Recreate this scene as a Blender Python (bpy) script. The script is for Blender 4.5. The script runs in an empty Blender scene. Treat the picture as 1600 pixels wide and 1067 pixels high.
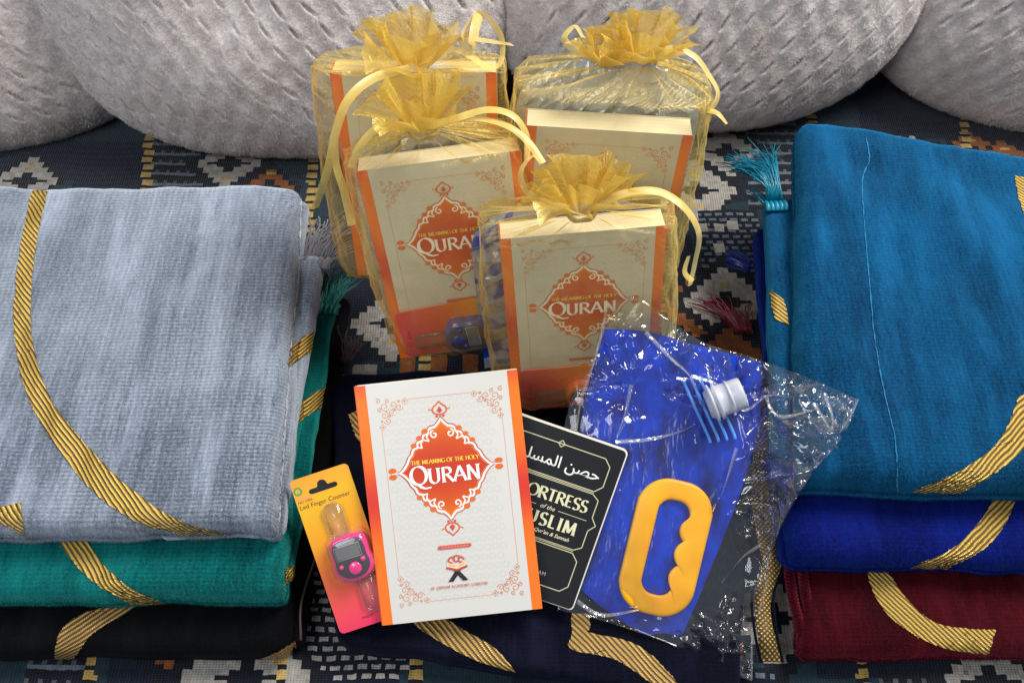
import bpy, math, random
import numpy as np
from mathutils import Vector, Matrix, noise as mnoise
from mathutils.bvhtree import BVHTree

scene = bpy.context.scene
COL = scene.collection
# ------------------------------------------------------------------ camera
FPX = 1386.0                       # focal length in photo pixels (photo is 1600 x 1067)
PITCH = math.radians(58)
CAM = np.array([0.0, 0.0, 0.82])
FW = np.array([0, math.cos(PITCH), -math.sin(PITCH)])
UP = np.array([0, math.sin(PITCH), math.cos(PITCH)])
RT = np.array([1.0, 0, 0])
cd = bpy.data.cameras.new('camera')
cam = bpy.data.objects.new('camera', cd)
COL.objects.link(cam)
cam.location = CAM
cam.rotation_euler = (math.radians(90) - PITCH, 0, 0)
cd.sensor_fit = 'HORIZONTAL'
cd.angle = 2 * math.atan(800 / FPX)
cd.clip_start = 0.01
cd.clip_end = 50
scene.camera = cam
# ------------------------------------------------------------------ world, lamps, exposure
world = bpy.data.worlds.new('World')
scene.world = world
world.use_nodes = True
wb = world.node_tree.nodes['Background']
wb.inputs[0].default_value = (0.78, 0.88, 1.0, 1)
wb.inputs[1].default_value = 0.26
def area(name, loc, target, sx, sy, power, color):
    ld = bpy.data.lights.new(name, 'AREA')
    ld.shape = 'RECTANGLE'; ld.size = sx; ld.size_y = sy
    ld.energy = power; ld.color = color
    o = bpy.data.objects.new(name, ld); COL.objects.link(o)
    o.location = loc
    d = Vector(target) - Vector(loc)
    o.rotation_euler = d.to_track_quat('-Z', 'Y').to_euler()
    return o
area('window_light', (1.0, 1.0, 1.9), (0, 0.5, 0.05), 0.9, 0.7, 56, (1.0, 0.97, 0.92))
area('room_light', (-0.9, -0.3, 1.9), (0, 0.5, 0.0), 1.0, 0.8, 18, (0.95, 0.97, 1.0))
vs = scene.view_settings
scene.display_settings.display_device = 'sRGB'
vs.view_transform = 'Standard'; vs.look = 'None'; vs.exposure = 0.18; vs.gamma = 1.0
vs.use_curve_mapping = False
cy = scene.cycles
cy.transparent_max_bounces = 32
cy.max_bounces = 8
cy.caustics_reflective = False; cy.caustics_refractive = False
cy.sample_clamp_indirect = 6
cy.use_denoising = True

# ------------------------------------------------------------------ placing helpers
def raydir(px, py):
    px = np.asarray(px, float); py = np.asarray(py, float)
    return (FW + RT * ((px - 800) / FPX)[..., None] - UP * ((py - 533.5) / FPX)[..., None])
def at_d(px, py, d):
    r = raydir(px, py)
    return CAM + r * np.asarray(d, float)[..., None]
def at_z(px, py, z):
    r = raydir(px, py)
    t = (np.asarray(z, float) - CAM[2]) / r[..., 2]
    return CAM + r * t[..., None]
def P(px, py, d): return at_d(float(px), float(py), float(d))

# ------------------------------------------------------------------ small maths
def vnoise(x, y, scale, seed=0):
    rs = np.random.RandomState(seed)
    L = rs.rand(256, 256)
    x = np.asarray(x, float) / scale + 1000.3; y = np.asarray(y, float) / scale + 1000.7
    xi = np.floor(x).astype(int); yi = np.floor(y).astype(int)
    fx = x - xi; fy = y - yi
    fx = fx * fx * (3 - 2 * fx); fy = fy * fy * (3 - 2 * fy)
    a = L[xi % 256, yi % 256]; b = L[(xi + 1) % 256, yi % 256]
    c = L[xi % 256, (yi + 1) % 256]; d = L[(xi + 1) % 256, (yi + 1) % 256]
    return (a * (1 - fx) + b * fx) * (1 - fy) + (c * (1 - fx) + d * fx) * fy - 0.5
def fbm(x, y, scale, seed=0, n=3):
    s = 0; a = 1
    for i in range(n):
        s = s + a * vnoise(x, y, scale / 2 ** i, seed + i); a *= 0.5
    return s
def crom(pts, n):
    p = np.array(pts, float)
    if len(p) == 2: 
        t = np.linspace(0, 1, n)[:, None]; return p[0] * (1 - t) + p[1] * t
    q = np.vstack([2 * p[0] - p[1], p, 2 * p[-1] - p[-2]])
    seg = np.linalg.norm(np.diff(p, axis=0), axis=1); cum = np.concatenate([[0], np.cumsum(seg)])
    out = []
    for s in np.linspace(0, cum[-1], n):
        k = min(max(np.searchsorted(cum, s, 'right') - 1, 0), len(seg) - 1)
        t = (s - cum[k]) / max(seg[k], 1e-9)
        a, b, c, d = q[k], q[k + 1], q[k + 2], q[k + 3]
        out.append(0.5 * ((2 * b) + (c - a) * t + (2 * a - 5 * b + 4 * c - d) * t * t + (3 * b - a - 3 * c + d) * t ** 3))
    return np.array(out)
def lin(c):   # display colour 0..255 -> linear
    return tuple((v / 255 / 12.92) if v / 255 <= .04045 else ((v / 255 + .055) / 1.055) ** 2.4 for v in c)
def nrm(v): return v / max(np.linalg.norm(v), 1e-12)

# ------------------------------------------------------------------ objects
def meshobj(name, verts, faces, mat=None, parent=None, smooth=True, uv=None, cols=None, fcols=None):
    me = bpy.data.meshes.new(name)
    me.from_pydata([tuple(v) for v in verts], [], [tuple(f) for f in faces])
    if smooth: me.polygons.foreach_set('use_smooth', [True] * len(me.polygons))
    if uv is not None:
        ul = me.uv_layers.new(name='UVMap')
        vi = np.zeros(len(me.loops), int); me.loops.foreach_get('vertex_index', vi)
        ul.data.foreach_set('uv', np.asarray(uv, float)[vi].ravel())
    if cols is not None:
        ca = me.color_attributes.new('Col', 'FLOAT_COLOR', 'POINT')
        c = np.ones((len(verts), 4)); c[:, :3] = cols
        ca.data.foreach_set('color', c.ravel())
    if fcols is not None:
        ca = me.color_attributes.new('Col', 'FLOAT_COLOR', 'CORNER')
        c = np.ones((len(me.loops), 4))
        k = 0
        tot = np.zeros(len(me.polygons), int); me.polygons.foreach_get('loop_total', tot)
        c[:, :3] = np.repeat(np.asarray(fcols, float), tot, axis=0)
        ca.data.foreach_set('color', c.ravel())
    me.update()
    if mat: me.materials.append(mat)
    o = bpy.data.objects.new(name, me); COL.objects.link(o)
    if parent: o.parent = parent
    return o
def thing(name, label, cat, loc=(0, 0, 0), group=None):
    o = bpy.data.objects.new(name, None); COL.objects.link(o)
    o.empty_display_size = 0.02
    o['label'] = label; o['category'] = cat
    if group: o['group'] = group
    return o
def tag(o, label, cat, group=None):
    o['label'] = label; o['category'] = cat
    if group: o['group'] = group
    return o
def gridfaces(nu, nv, off=0, wrapu=False, flip=False):
    """grid index v*nu+u"""
    f = []
    for v in range(nv - 1):
        for u in range(nu if wrapu else nu - 1):
            a = off + v * nu + u; b = off + v * nu + (u + 1) % nu
            c = b + nu; d = a + nu
            f.append((a, d, c, b) if flip else (a, b, c, d))
    return f
class Acc:
    def __init__(s): s.v = []; s.f = []; s.c = []; s.n = 0
    def add(s, verts, faces, col=(1, 1, 1)):
        verts = np.asarray(verts, float)
        s.v.append(verts); s.f += [tuple(i + s.n for i in f) for f in faces]
        s.c.append(np.tile(np.asarray(col, float), (len(verts), 1)) if np.ndim(col) == 1 else np.asarray(col, float))
        s.n += len(verts)
    def build(s, name, mat, parent=None, smooth=True, cols=False, uv=None):
        return meshobj(name, np.vstack(s.v), s.f, mat, parent, smooth, cols=np.vstack(s.c) if cols else None, uv=uv)
def tube(acc, pts, r, k=5, col=(1, 1, 1), taper=1.0):
    pts = np.asarray(pts, float); n = len(pts)
    tan = np.gradient(pts, axis=0)
    ref = np.array([0.31, 0.2, 0.93]); V = []
    for i in range(n):
        t = nrm(tan[i]); a = nrm(np.cross(t, ref)); b = np.cross(t, a)
        rr = r * (1 + (taper - 1) * i / max(n - 1, 1))
        for j in range(k):
            th = 2 * math.pi * j / k
            V.append(pts[i] + rr * (math.cos(th) * a + math.sin(th) * b))
    F = gridfaces(k, n, wrapu=True) + [tuple(range(k))[::-1], tuple(range((n - 1) * k, n * k))]
    acc.add(V, F, col)

# ------------------------------------------------------------------ materials
MATS = {}
class NT:
    def __init__(s, name):
        s.m = bpy.data.materials.new(name); s.m.use_nodes = True
        s.t = s.m.node_tree; s.t.nodes.clear()
        s.out = s.n('ShaderNodeOutputMaterial')
    def n(s, typ, **k):
        nd = s.t.nodes.new(typ)
        for a, b in k.items():
            if a.startswith('i_'): nd.inputs[a[2:].replace('_', ' ')].default_value = b
            else: setattr(nd, a, b)
        return nd
    def l(s, a, b): s.t.links.new(a, b)
    def mapping(s, src='Object', scale=(1, 1, 1), rot=(0, 0, 0)):
        tc = s.n('ShaderNodeTexCoord'); mp = s.n('ShaderNodeMapping')
        mp.inputs['Scale'].default_value = scale; mp.inputs['Rotation'].default_value = rot
        s.l(tc.outputs[src], mp.inputs[0]); return mp.outputs[0]
    def noise(s, vec, scale, detail=3, rough=.5):
        nd = s.n('ShaderNodeTexNoise'); nd.inputs['Scale'].default_value = scale
        nd.inputs['Detail'].default_value = detail; nd.inputs['Roughness'].default_value = rough
        s.l(vec, nd.inputs['Vector']); return nd.outputs['Fac']
    def ramp(s, fac, stops):
        r = s.n('ShaderNodeValToRGB'); e = r.color_ramp.elements
        while len(e) < len(stops): e.new(0.5)
        for i, (p, c) in enumerate(stops): e[i].position = p; e[i].color = (*c, 1)
        s.l(fac, r.inputs[0]); return r.outputs[0]
    def math(s, op, a, b=None, c=None):
        m = s.n('ShaderNodeMath', operation=op)
        for i, x in enumerate((a, b, c)):
            if x is None: continue
            if isinstance(x, (int, float)): m.inputs[i].default_value = x
            else: s.l(x, m.inputs[i])
        return m.outputs[0]
    def bump(s, h, strength, dist, normal=None):
        b = s.n('ShaderNodeBump'); b.inputs['Strength'].default_value = strength
        b.inputs['Distance'].default_value = dist; s.l(h, b.inputs['Height'])
        if normal: s.l(normal, b.inputs['Normal'])
        return b.outputs[0]
    def mix(s, fac, a, b, typ='MIX'):
        m = s.n('ShaderNodeMix', data_type='RGBA', blend_type=typ)
        for i, x in ((0, fac), (6, a), (7, b)):
            if isinstance(x, (int, float)): m.inputs[i].default_value = x
            elif isinstance(x, tuple): m.inputs[i].default_value = (*x, 1)
            else: s.l(x, m.inputs[i])
        return m.outputs[2]
    def princ(s, **k):
        p = s.n('ShaderNodeBsdfPrincipled')
        for a, b in k.items():
            nm = a.replace('_', ' ')
            if isinstance(b, (int, float)): p.inputs[nm].default_value = b
            elif isinstance(b, tuple): p.inputs[nm].default_value = (*b, 1) if len(b) == 3 else b
            else: s.l(b, p.inputs[nm])
        s.l(p.outputs[0], s.out.inputs[0]); return p

def velvet(name, dark, light, tint, streak=1.0, sheen=0.8, wear=0.5, rim=.75, brush=.28, weave=.30):
    s = NT(name)
    fine = s.noise(s.mapping('Object', (330, 1000, 700)), 1.0, 3, .7)
    fine2 = s.noise(s.mapping('Object', (900, 160, 300)), 1.0, 3, .65)
    st = s.noise(s.mapping('Object', (60, 5, 12)), 1.0, 4, .6)
    big = s.noise(s.mapping('Object', (9, 7, 9)), 1.0, 3, .55)
    w = s.math('ADD', s.math('MULTIPLY', st, .5 * streak), s.math('MULTIPLY', big, .9 * wear))
    w = s.math('ADD', w, s.math('MULTIPLY', fine, .8))
    w = s.math('ADD', w, s.math('MULTIPLY', fine2, .6))
    c0 = (.25 * streak + .45 * wear + .7)
    w = s.math('MULTIPLY', w, .5); c0 *= .5
    col = s.ramp(w, [(max(c0 - .10, 0), dark), (min(c0 + .10, 1), light)])
    wy = s.n('ShaderNodeTexWave', bands_direction='Y', i_Scale=85.0, i_Distortion=1.6); wy.inputs['Detail'].default_value = 3; wy.inputs['Detail Scale'].default_value = 9
    wx = s.n('ShaderNodeTexWave', bands_direction='X', i_Scale=60.0, i_Distortion=2.0); wx.inputs['Detail'].default_value = 3; wx.inputs['Detail Scale'].default_value = 9
    tv = s.mapping('Object'); s.l(tv, wy.inputs[0]); s.l(tv, wx.inputs[0])
    wv_ = s.math('MULTIPLY', s.math('MULTIPLY_ADD', wy.outputs[1], weave, 1 - weave), s.math('MULTIPLY_ADD', wx.outputs[1], weave * .6, 1 - weave * .6))
    col = s.mix(1.0, col, wv_, 'MULTIPLY')
    br = s.noise(s.mapping('Object', (22, 5, 8), (0, 0, .08)), 1.0, 5, .66)
    br = s.ramp(br, [(.50, (0, 0, 0)), (.68, (1, 1, 1))])
    col = s.mix(s.math('MULTIPLY', br, brush), col, tuple(min(1, c * 1.7 + .01) for c in light))
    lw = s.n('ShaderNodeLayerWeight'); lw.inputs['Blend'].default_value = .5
    col = s.mix(s.math('MULTIPLY', s.math('POWER', lw.outputs['Facing'], 1.6), rim), col, tuple(min(1, c * 1.9 + .01) for c in light))  # velvet sheen at glancing angles, mixed into the base colour
    h = s.math('ADD', fine, s.math('MULTIPLY', fine2, .8))
    n = s.bump(h, .8, .0016)
    h2 = s.noise(s.mapping('Object', (25, 18, 25)), 1.0, 2)
    n = s.bump(h2, .35, .006, n)
    s.princ(Base_Color=col, Roughness=.72, Sheen_Weight=sheen, Sheen_Roughness=.32, Sheen_Tint=tint, Normal=n, Specular_IOR_Level=.08)
    return s.m
def plain(name, col, rough=.5, spec=.5, **k):
    s = NT(name); s.princ(Base_Color=col, Roughness=rough, Specular_IOR_Level=spec, **k); return s.m
# ================================================================== THE SEAT: patterned woven throw
def seat():
    CELL = 0.0042
    x0, x1, y0, y1 = -0.86, 0.86, 0.02, 1.12
    nx = int((x1 - x0) / CELL); ny = int((y1 - y0) / CELL)
    navy = np.array(lin((14, 22, 40))); teal = np.array(lin((24, 44, 54))); cream = np.array(lin((150, 145, 138)))
    rust = np.array(lin((128, 74, 36))); gold = np.array(lin((172, 142, 80))); dark = np.array(lin((14, 18, 28)))
    grey = np.array(lin((92, 100, 110))); tan = np.array(lin((128, 98, 88)))
    xs = x0 + (np.arange(nx) + .5) * CELL; ys = y0 + (np.arange(ny) + .5) * CELL
    X, Y = np.meshgrid(xs, ys)
    C = np.zeros((ny, nx, 3)); C[:] = navy
    PX = X * (1 - .29 * (Y - .16))               # the cloth is pulled a little wider at the back
    # broad teal / navy / blackish weave areas
    tz = (np.sin(Y * 26 + np.floor(PX / .09) * 1.7) > 0.1)
    C[tz] = teal
    J = np.arange(ny)[:, None] * np.ones((1, nx), int); I = np.ones((ny, 1), int) * np.arange(nx)[None, :]
    PI_ = np.floor(PX / CELL).astype(int)
    def cellof(px, py):
        w = at_z(float(px), float(py), 0.0); return w
    def diamond(px, py, n, col, hole=None, holecol=dark, cross=True):
        w = cellof(px, py); ci = int((w[0] - x0) / CELL); cj = int((w[1] - y0) / CELL)
        du = np.abs(I - ci); dv = np.abs(J - cj)
        # stepped lozenge: two cells a step
        m = (du // 2 + dv // 2) * 2 <= n
        C[((du // 2 + dv // 2) * 2 <= n + 3)] = dark
        C[m] = col
        if cross:
            C[(((du <= 1) & (dv <= 3)) | ((du <= 3) & (dv <= 1)))] = holecol
            for a, b in ((-5, 0), (5, 0), (0, 6), (0, -6)):
                C[(np.abs(I - ci - a) <= 1) & (np.abs(J - cj - b) <= 0)] = gold if b else holecol
    # dashed white weft zones
    def dashzone(pmin, pmax, ymin, ymax, col=cream, k=0):
        z = (PX > pmin) & (PX < pmax) & (Y > ymin) & (Y < ymax)
        C[z] = navy * .8
        C[z & ((I + 2 * (J // 1) + k) % 3 != 0) & (J % 2 == 0)] = col
    def rungs(pmin, pmax, ymin, ymax):
        z = (PX > pmin) & (PX < pmax) & (Y > ymin) & (Y < ymax)
        C[z] = dark
        C[z & (J % 4 == 0)] = grey
        C[z & (J % 4 == 1) & (I % 3 == 0)] = grey * .6
    # repeated columns of lozenges over the whole cloth, so hidden and visible parts agree
    for cx, ph, big in ((-.50, .05, 8), (-.285, .0, 9), (-.02, .06, 9), (.19, .03, 10), (.42, .08, 10), (.62, .01, 9)):
        for k in range(7):
            yy = ph + .02 + k * .17
            cxx = cx / (1 - .29 * (yy - .16))
            r = CAM; d = np.array([cxx, yy, 0]) - CAM
            dep = d @ FW; px = 800 + FPX * (d @ RT) / dep; py = 533.5 - FPX * (d @ UP) / dep
            diamond(px, py, big, cream if k % 2 == 0 else rust, holecol=dark)
    rungs(-.37, -.315, .70, .82); rungs(.24, .295, .70, .85); rungs(-.43, -.375, .02, .19); rungs(.325, .40, .02, .172)
    dashzone(-.195, -.10, .02, .30); dashzone(.19, .25, .60, .70, grey); dashzone(-.15, -.09, .17, .41)
    dashzone(.17, .235, .04, .17, grey, 1)
    # the motifs the photograph shows
    diamond(355, 252, 9, cream); diamond(1138, 238, 9, cream); diamond(1138, 470, 11, cream); diamond(612, 500, 10, cream)
    diamond(418, 292, 6, rust); diamond(1148, 560, 9, rust, cross=False); diamond(1412, 238, 6, rust); diamond(1530, 238, 8, rust)
    diamond(385, 1052, 13, cream); diamond(1205, 965, 9, cream); diamond(1548, 1060, 9, cream); diamond(1475, 250, 5, cream, cross=False)
    diamond(1580, 250, 8, rust)
    # small check squares between
    for (px, py) in ((1122, 320), (1122, 352), (1122, 384), (1098, 352), (1148, 350), (557, 572), (580, 572), (1100, 1010), (1200, 1022)):
        w = cellof(px, py); ci = int((w[0] - x0) / CELL); cj = int((w[1] - y0) / CELL)
        C[(np.abs(I - ci) <= 1) & (np.abs(J - cj) <= 1)] = cream
    # row of rust steps and gold zigzag behind the loose book
    w = cellof(600, 590); cj = int((w[1] - y0) / CELL)
    band = (J >= cj - 2) & (J <= cj + 1) & (PX > -.17) & (PX < .1)
    C[band] = dark
    C[band & (((I + (J - cj)) % 6 == 0) | ((I - (J - cj)) % 6 == 0))] = gold
    z = (J >= cj + 2) & (J <= cj + 7) & (PX > -.115) & (PX < .0)
    C[z & ((I // 4) % 2 == 0)] = rust
    # gold chain stripes
    for px_ in (-.60, -.375, -.205, -.085, .12, .31, .47):
        m = np.abs(PX - px_) < CELL * 1.2
        C[m] = dark; C[m & (J % 3 != 0)] = gold
    m = (C.sum(axis=2) > 0)
    C *= (1 + .22 * np.random.RandomState(3).randn(ny, nx, 1) * .5).clip(.6, 1.4)
    # sheet with a gentle sag
    gx = x0 + np.arange(nx + 1) * CELL; gy = y0 + np.arange(ny + 1) * CELL
    GX, GY = np.meshgrid(gx, gy)
    Z = fbm(GX, GY, .16, 5) * .006 - .004
    rs = np.random.RandomState(8)
    GX = GX + rs.uniform(-1, 1, GX.shape) * .0005 + fbm(GX, GY, .03, 40) * .002; GY = GY + rs.uniform(-1, 1, GX.shape) * .0005 + fbm(GX, GY, .03, 44) * .002
    V = np.stack([GX, GY, Z], -1).reshape(-1, 3)
    F = gridfaces(nx + 1, ny + 1)
    s = NT('woven_throw')
    at = s.n('ShaderNodeVertexColor', layer_name='Col')
    wv = s.n('ShaderNodeTexWave', wave_type='BANDS', bands_direction='Y'); wv.inputs['Scale'].default_value = 150
    s.l(s.mapping('Object'), wv.inputs[0])
    wx = s.n('ShaderNodeTexWave', wave_type='BANDS', bands_direction='X'); wx.inputs['Scale'].default_value = 110
    s.l(s.mapping('Object'), wx.inputs[0])
    nz = s.noise(s.mapping('Object', (500, 900, 500)), 1, 2)
    h = s.math('ADD', s.math('MULTIPLY', wv.outputs[1], wx.outputs[1]), nz)
    col = s.mix(s.math('MULTIPLY', nz, .7), at.outputs[0], (.02, .025, .04), 'MIX')
    s.princ(Base_Color=at.outputs[0], Roughness=.9, Specular_IOR_Level=.15, Normal=s.bump(h, .8, .0012), Sheen_Weight=.15)
    o = meshobj('sofa_seat', V, F, s.m, smooth=True, fcols=C.reshape(-1, 3))
    o['kind'] = 'structure'
seat()

# ================================================================== SOFA BACK behind the cushions
def sofa_back():
    gx = np.linspace(-1.1, 1.1, 40); gz = np.linspace(-.05, 1.0, 20)
    X, Z = np.meshgrid(gx, gz)
    Y = 1.13 + .22 * Z + .01 * np.sin(X * 9)
    o = meshobj('sofa_back', np.stack([X, Y, Z], -1).reshape(-1, 3), gridfaces(40, 20), plain('sofa_back_cloth', lin((60, 62, 70)), .9, .1))
    o['kind'] = 'structure'
sofa_back()

# ================================================================== CUSHIONS
def fleece():
    s = NT('grey_fleece')
    v = s.mapping('Object')
    n1 = s.noise(v, 600, 4, .75); n2 = s.noise(v, 200, 3, .6); n3 = s.noise(v, 14, 4, .6); n4 = s.noise(v, 60, 3, .6)
    w = s.math('ADD', s.math('ADD', s.math('MULTIPLY', n1, .45), s.math('MULTIPLY', n2, .3)), s.math('ADD', s.math('MULTIPLY', n3, .35), s.math('MULTIPLY', n4, .25)))
    col = s.ramp(w, [(.42, lin((150, 139, 134))), (.62, lin((200, 189, 184))), (.86, lin((238, 232, 230)))])
    h = s.math('ADD', n1, s.math('MULTIPLY', n2, 1.6))
    nn = s.bump(h, .55, .0018)
    s.princ(Base_Color=col, Roughness=.85, Sheen_Weight=.5, Sheen_Roughness=.4, Specular_IOR_Level=.15, Normal=nn)
    return s.m
FLEECE = fleece()
def cushion(label, c, a, b, T, lean, yaw, roll, seed, slant=1, npl=2.75):
    nt, nr = 560, 190
    th = np.linspace(0, 2 * np.pi, nt, endpoint=False)
    # rho from the front centre over the rim to the back centre
    q = np.concatenate([np.linspace(.02, 1, nr) , ])
    rows = []
    def side(rho, sgn):
        ct, st = np.cos(th), np.sin(th)
        R = (np.abs(ct) ** npl + np.abs(st) ** npl) ** (-1 / npl)
        x = a * rho * R * ct; z = b * rho * R * st
        t = T * (1 - rho ** 2.6) ** .55 * (1 if rho < 1 else 0)
        return x, np.full_like(x, -sgn * t), z
    front = [side(r, 1) for r in np.sin(np.linspace(.03, np.pi / 2, nr))]
    back = [side(r, -1) for r in np.sin(np.linspace(np.pi / 2, .03, 40))[1:]]
    A = np.array([np.stack(s_, -1) for s_ in front + back])      # rings, nt, 3
    x, y, z = A[..., 0], A[..., 1], A[..., 2]
    # puffs and wrinkles
    lump = fbm(x, z, .18, seed, 2) * .03
    rimf = np.clip(1 - (np.arange(len(A)) / nr), 0, 1)[:, None] ** .5
    # embossed slanting dashes, brick offset
    px_, pz_ = .031, .0255
    xx = x + fbm(x, z, .09, seed + 9) * .012; zz = z + fbm(x, z, .09, seed + 19) * .012
    row = np.floor(zz / pz_); fz = (zz / pz_ - row - .5) * pz_
    fx = ((xx / px_ + .5 * (row % 2)) % 1 - .5) * px_
    jit = np.sin(row * 12.9 + np.floor(xx / px_ + .5 * (row % 2)) * 78.2) * .5
    u = fx * .82 + fz * slant * .57 + jit * .0015; v = -fx * slant * .57 + fz * .82
    dash = np.exp(-(u / .0015) ** 2) * np.exp(-(v / .0082) ** 4)
    dep = .0062 * np.clip(.75 + 1.6 * fbm(x, z, .07, seed + 5), .12, 1.5)
    puff = .0016 * np.cos(2 * np.pi * fx / px_) * np.cos(np.pi * fz / pz_)
    sgn = np.where(np.arange(len(A)) < nr, -1, 1)[:, None]
    y = y + sgn * (lump * rimf + puff - dash * dep)
    # coarse plush
    y = y + sgn * (vnoise(x, z, .004, seed + 2) * .0005 + vnoise(x, z, .009, seed + 3) * .0006)
    V = np.stack([x, y, z], -1)
    M = Matrix.Rotation(yaw, 3, 'Z') @ Matrix.Rotation(-lean, 3, 'X') @ Matrix.Rotation(roll, 3, 'Y')
    V = V.reshape(-1, 3)
    F = gridfaces(nt, len(A), wrapu=True)
    F += [tuple(range(nt))[::-1], tuple(range((len(A) - 1) * nt, len(A) * nt))]
    # short plush pile: one blade a tuft, on the side that faces the seat
    rs = np.random.RandomState(seed + 70)
    G3 = V.reshape(len(A), nt, 3)
    du = np.roll(G3, -1, 1) - np.roll(G3, 1, 1); dv = np.gradient(G3, axis=0)
    Nn = np.cross(du, dv); Nn /= np.maximum(np.linalg.norm(Nn, axis=-1, keepdims=True), 1e-9)
    if Nn[5:nr - 5, :, 1].mean() > 0: Nn = -Nn
    K = 110000
    # even spread: sample by cell area
    ar = np.linalg.norm(np.cross(du, dv), axis=-1) * (G3[..., 2] < .12) * (np.arange(len(A))[:, None] > 4) * (np.arange(len(A))[:, None] < nr + 12)
    cdf = np.cumsum(ar.ravel()); pick = np.searchsorted(cdf, rs.rand(K) * cdf[-1]).clip(0, ar.size - 1)
    base = G3.reshape(-1, 3)[pick] + (rs.rand(K, 1) - .5) * du.reshape(-1, 3)[pick] * .5 + (rs.rand(K, 1) - .5) * dv.reshape(-1, 3)[pick]
    nn_ = Nn.reshape(-1, 3)[pick]
    comb = np.stack([vnoise(base[:, 0], base[:, 2], .03, seed + 31), np.zeros(K), vnoise(base[:, 0], base[:, 2], .03, seed + 32) - .25], -1) * 1.6
    dirn = nn_ * .8 + comb + rs.randn(K, 3) * .32; dirn /= np.linalg.norm(dirn, axis=1, keepdims=True)
    sd_ = np.cross(dirn, rs.randn(K, 3)); sd_ /= np.linalg.norm(sd_, axis=1, keepdims=True)
    ln = (.0016 + .0014 * rs.rand(K, 1)); wd_ = .00028
    T3 = np.stack([base - sd_ * wd_ - nn_ * .0005, base + sd_ * wd_ - nn_ * .0005, base + dirn * ln], 1).reshape(-1, 3)
    n0 = len(V.reshape(-1, 3)); V = np.vstack([V.reshape(-1, 3), T3])
    F += [(n0 + 3 * i, n0 + 3 * i + 1, n0 + 3 * i + 2) for i in range(K)]
    o = meshobj('cushion', V, F, FLEECE)
    o.matrix_world = Matrix.Translation(Vector(c)) @ M.to_4x4()
    tag(o, label, 'cushion', 'grey plush cushions along the sofa back')
    return o
R_ = math.radians
cushion('grey plush cushion at the far left, tucked behind its neighbour, above the blue grey mat', (-.70, .925, .225), .30, .275, .11, R_(24), R_(16), R_(0), 1, 1)
cushion('grey plush cushion left of centre, touching the left pair of gold gift bags', (-.275, .91, .235), .285, .27, .115, R_(24), R_(-2), R_(0), 2, 1)
cushion('grey plush cushion right of centre, behind the right hand back gold gift bag', (.225, .945, .25), .272, .275, .115, R_(24), R_(2), R_(0), 3, -1)
cushion('darker grey plush cushion at the far right, above the turquoise velvet mat', (.73, .935, .245), .33, .28, .11, R_(22), R_(-14), R_(0), 4, -1)
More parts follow.
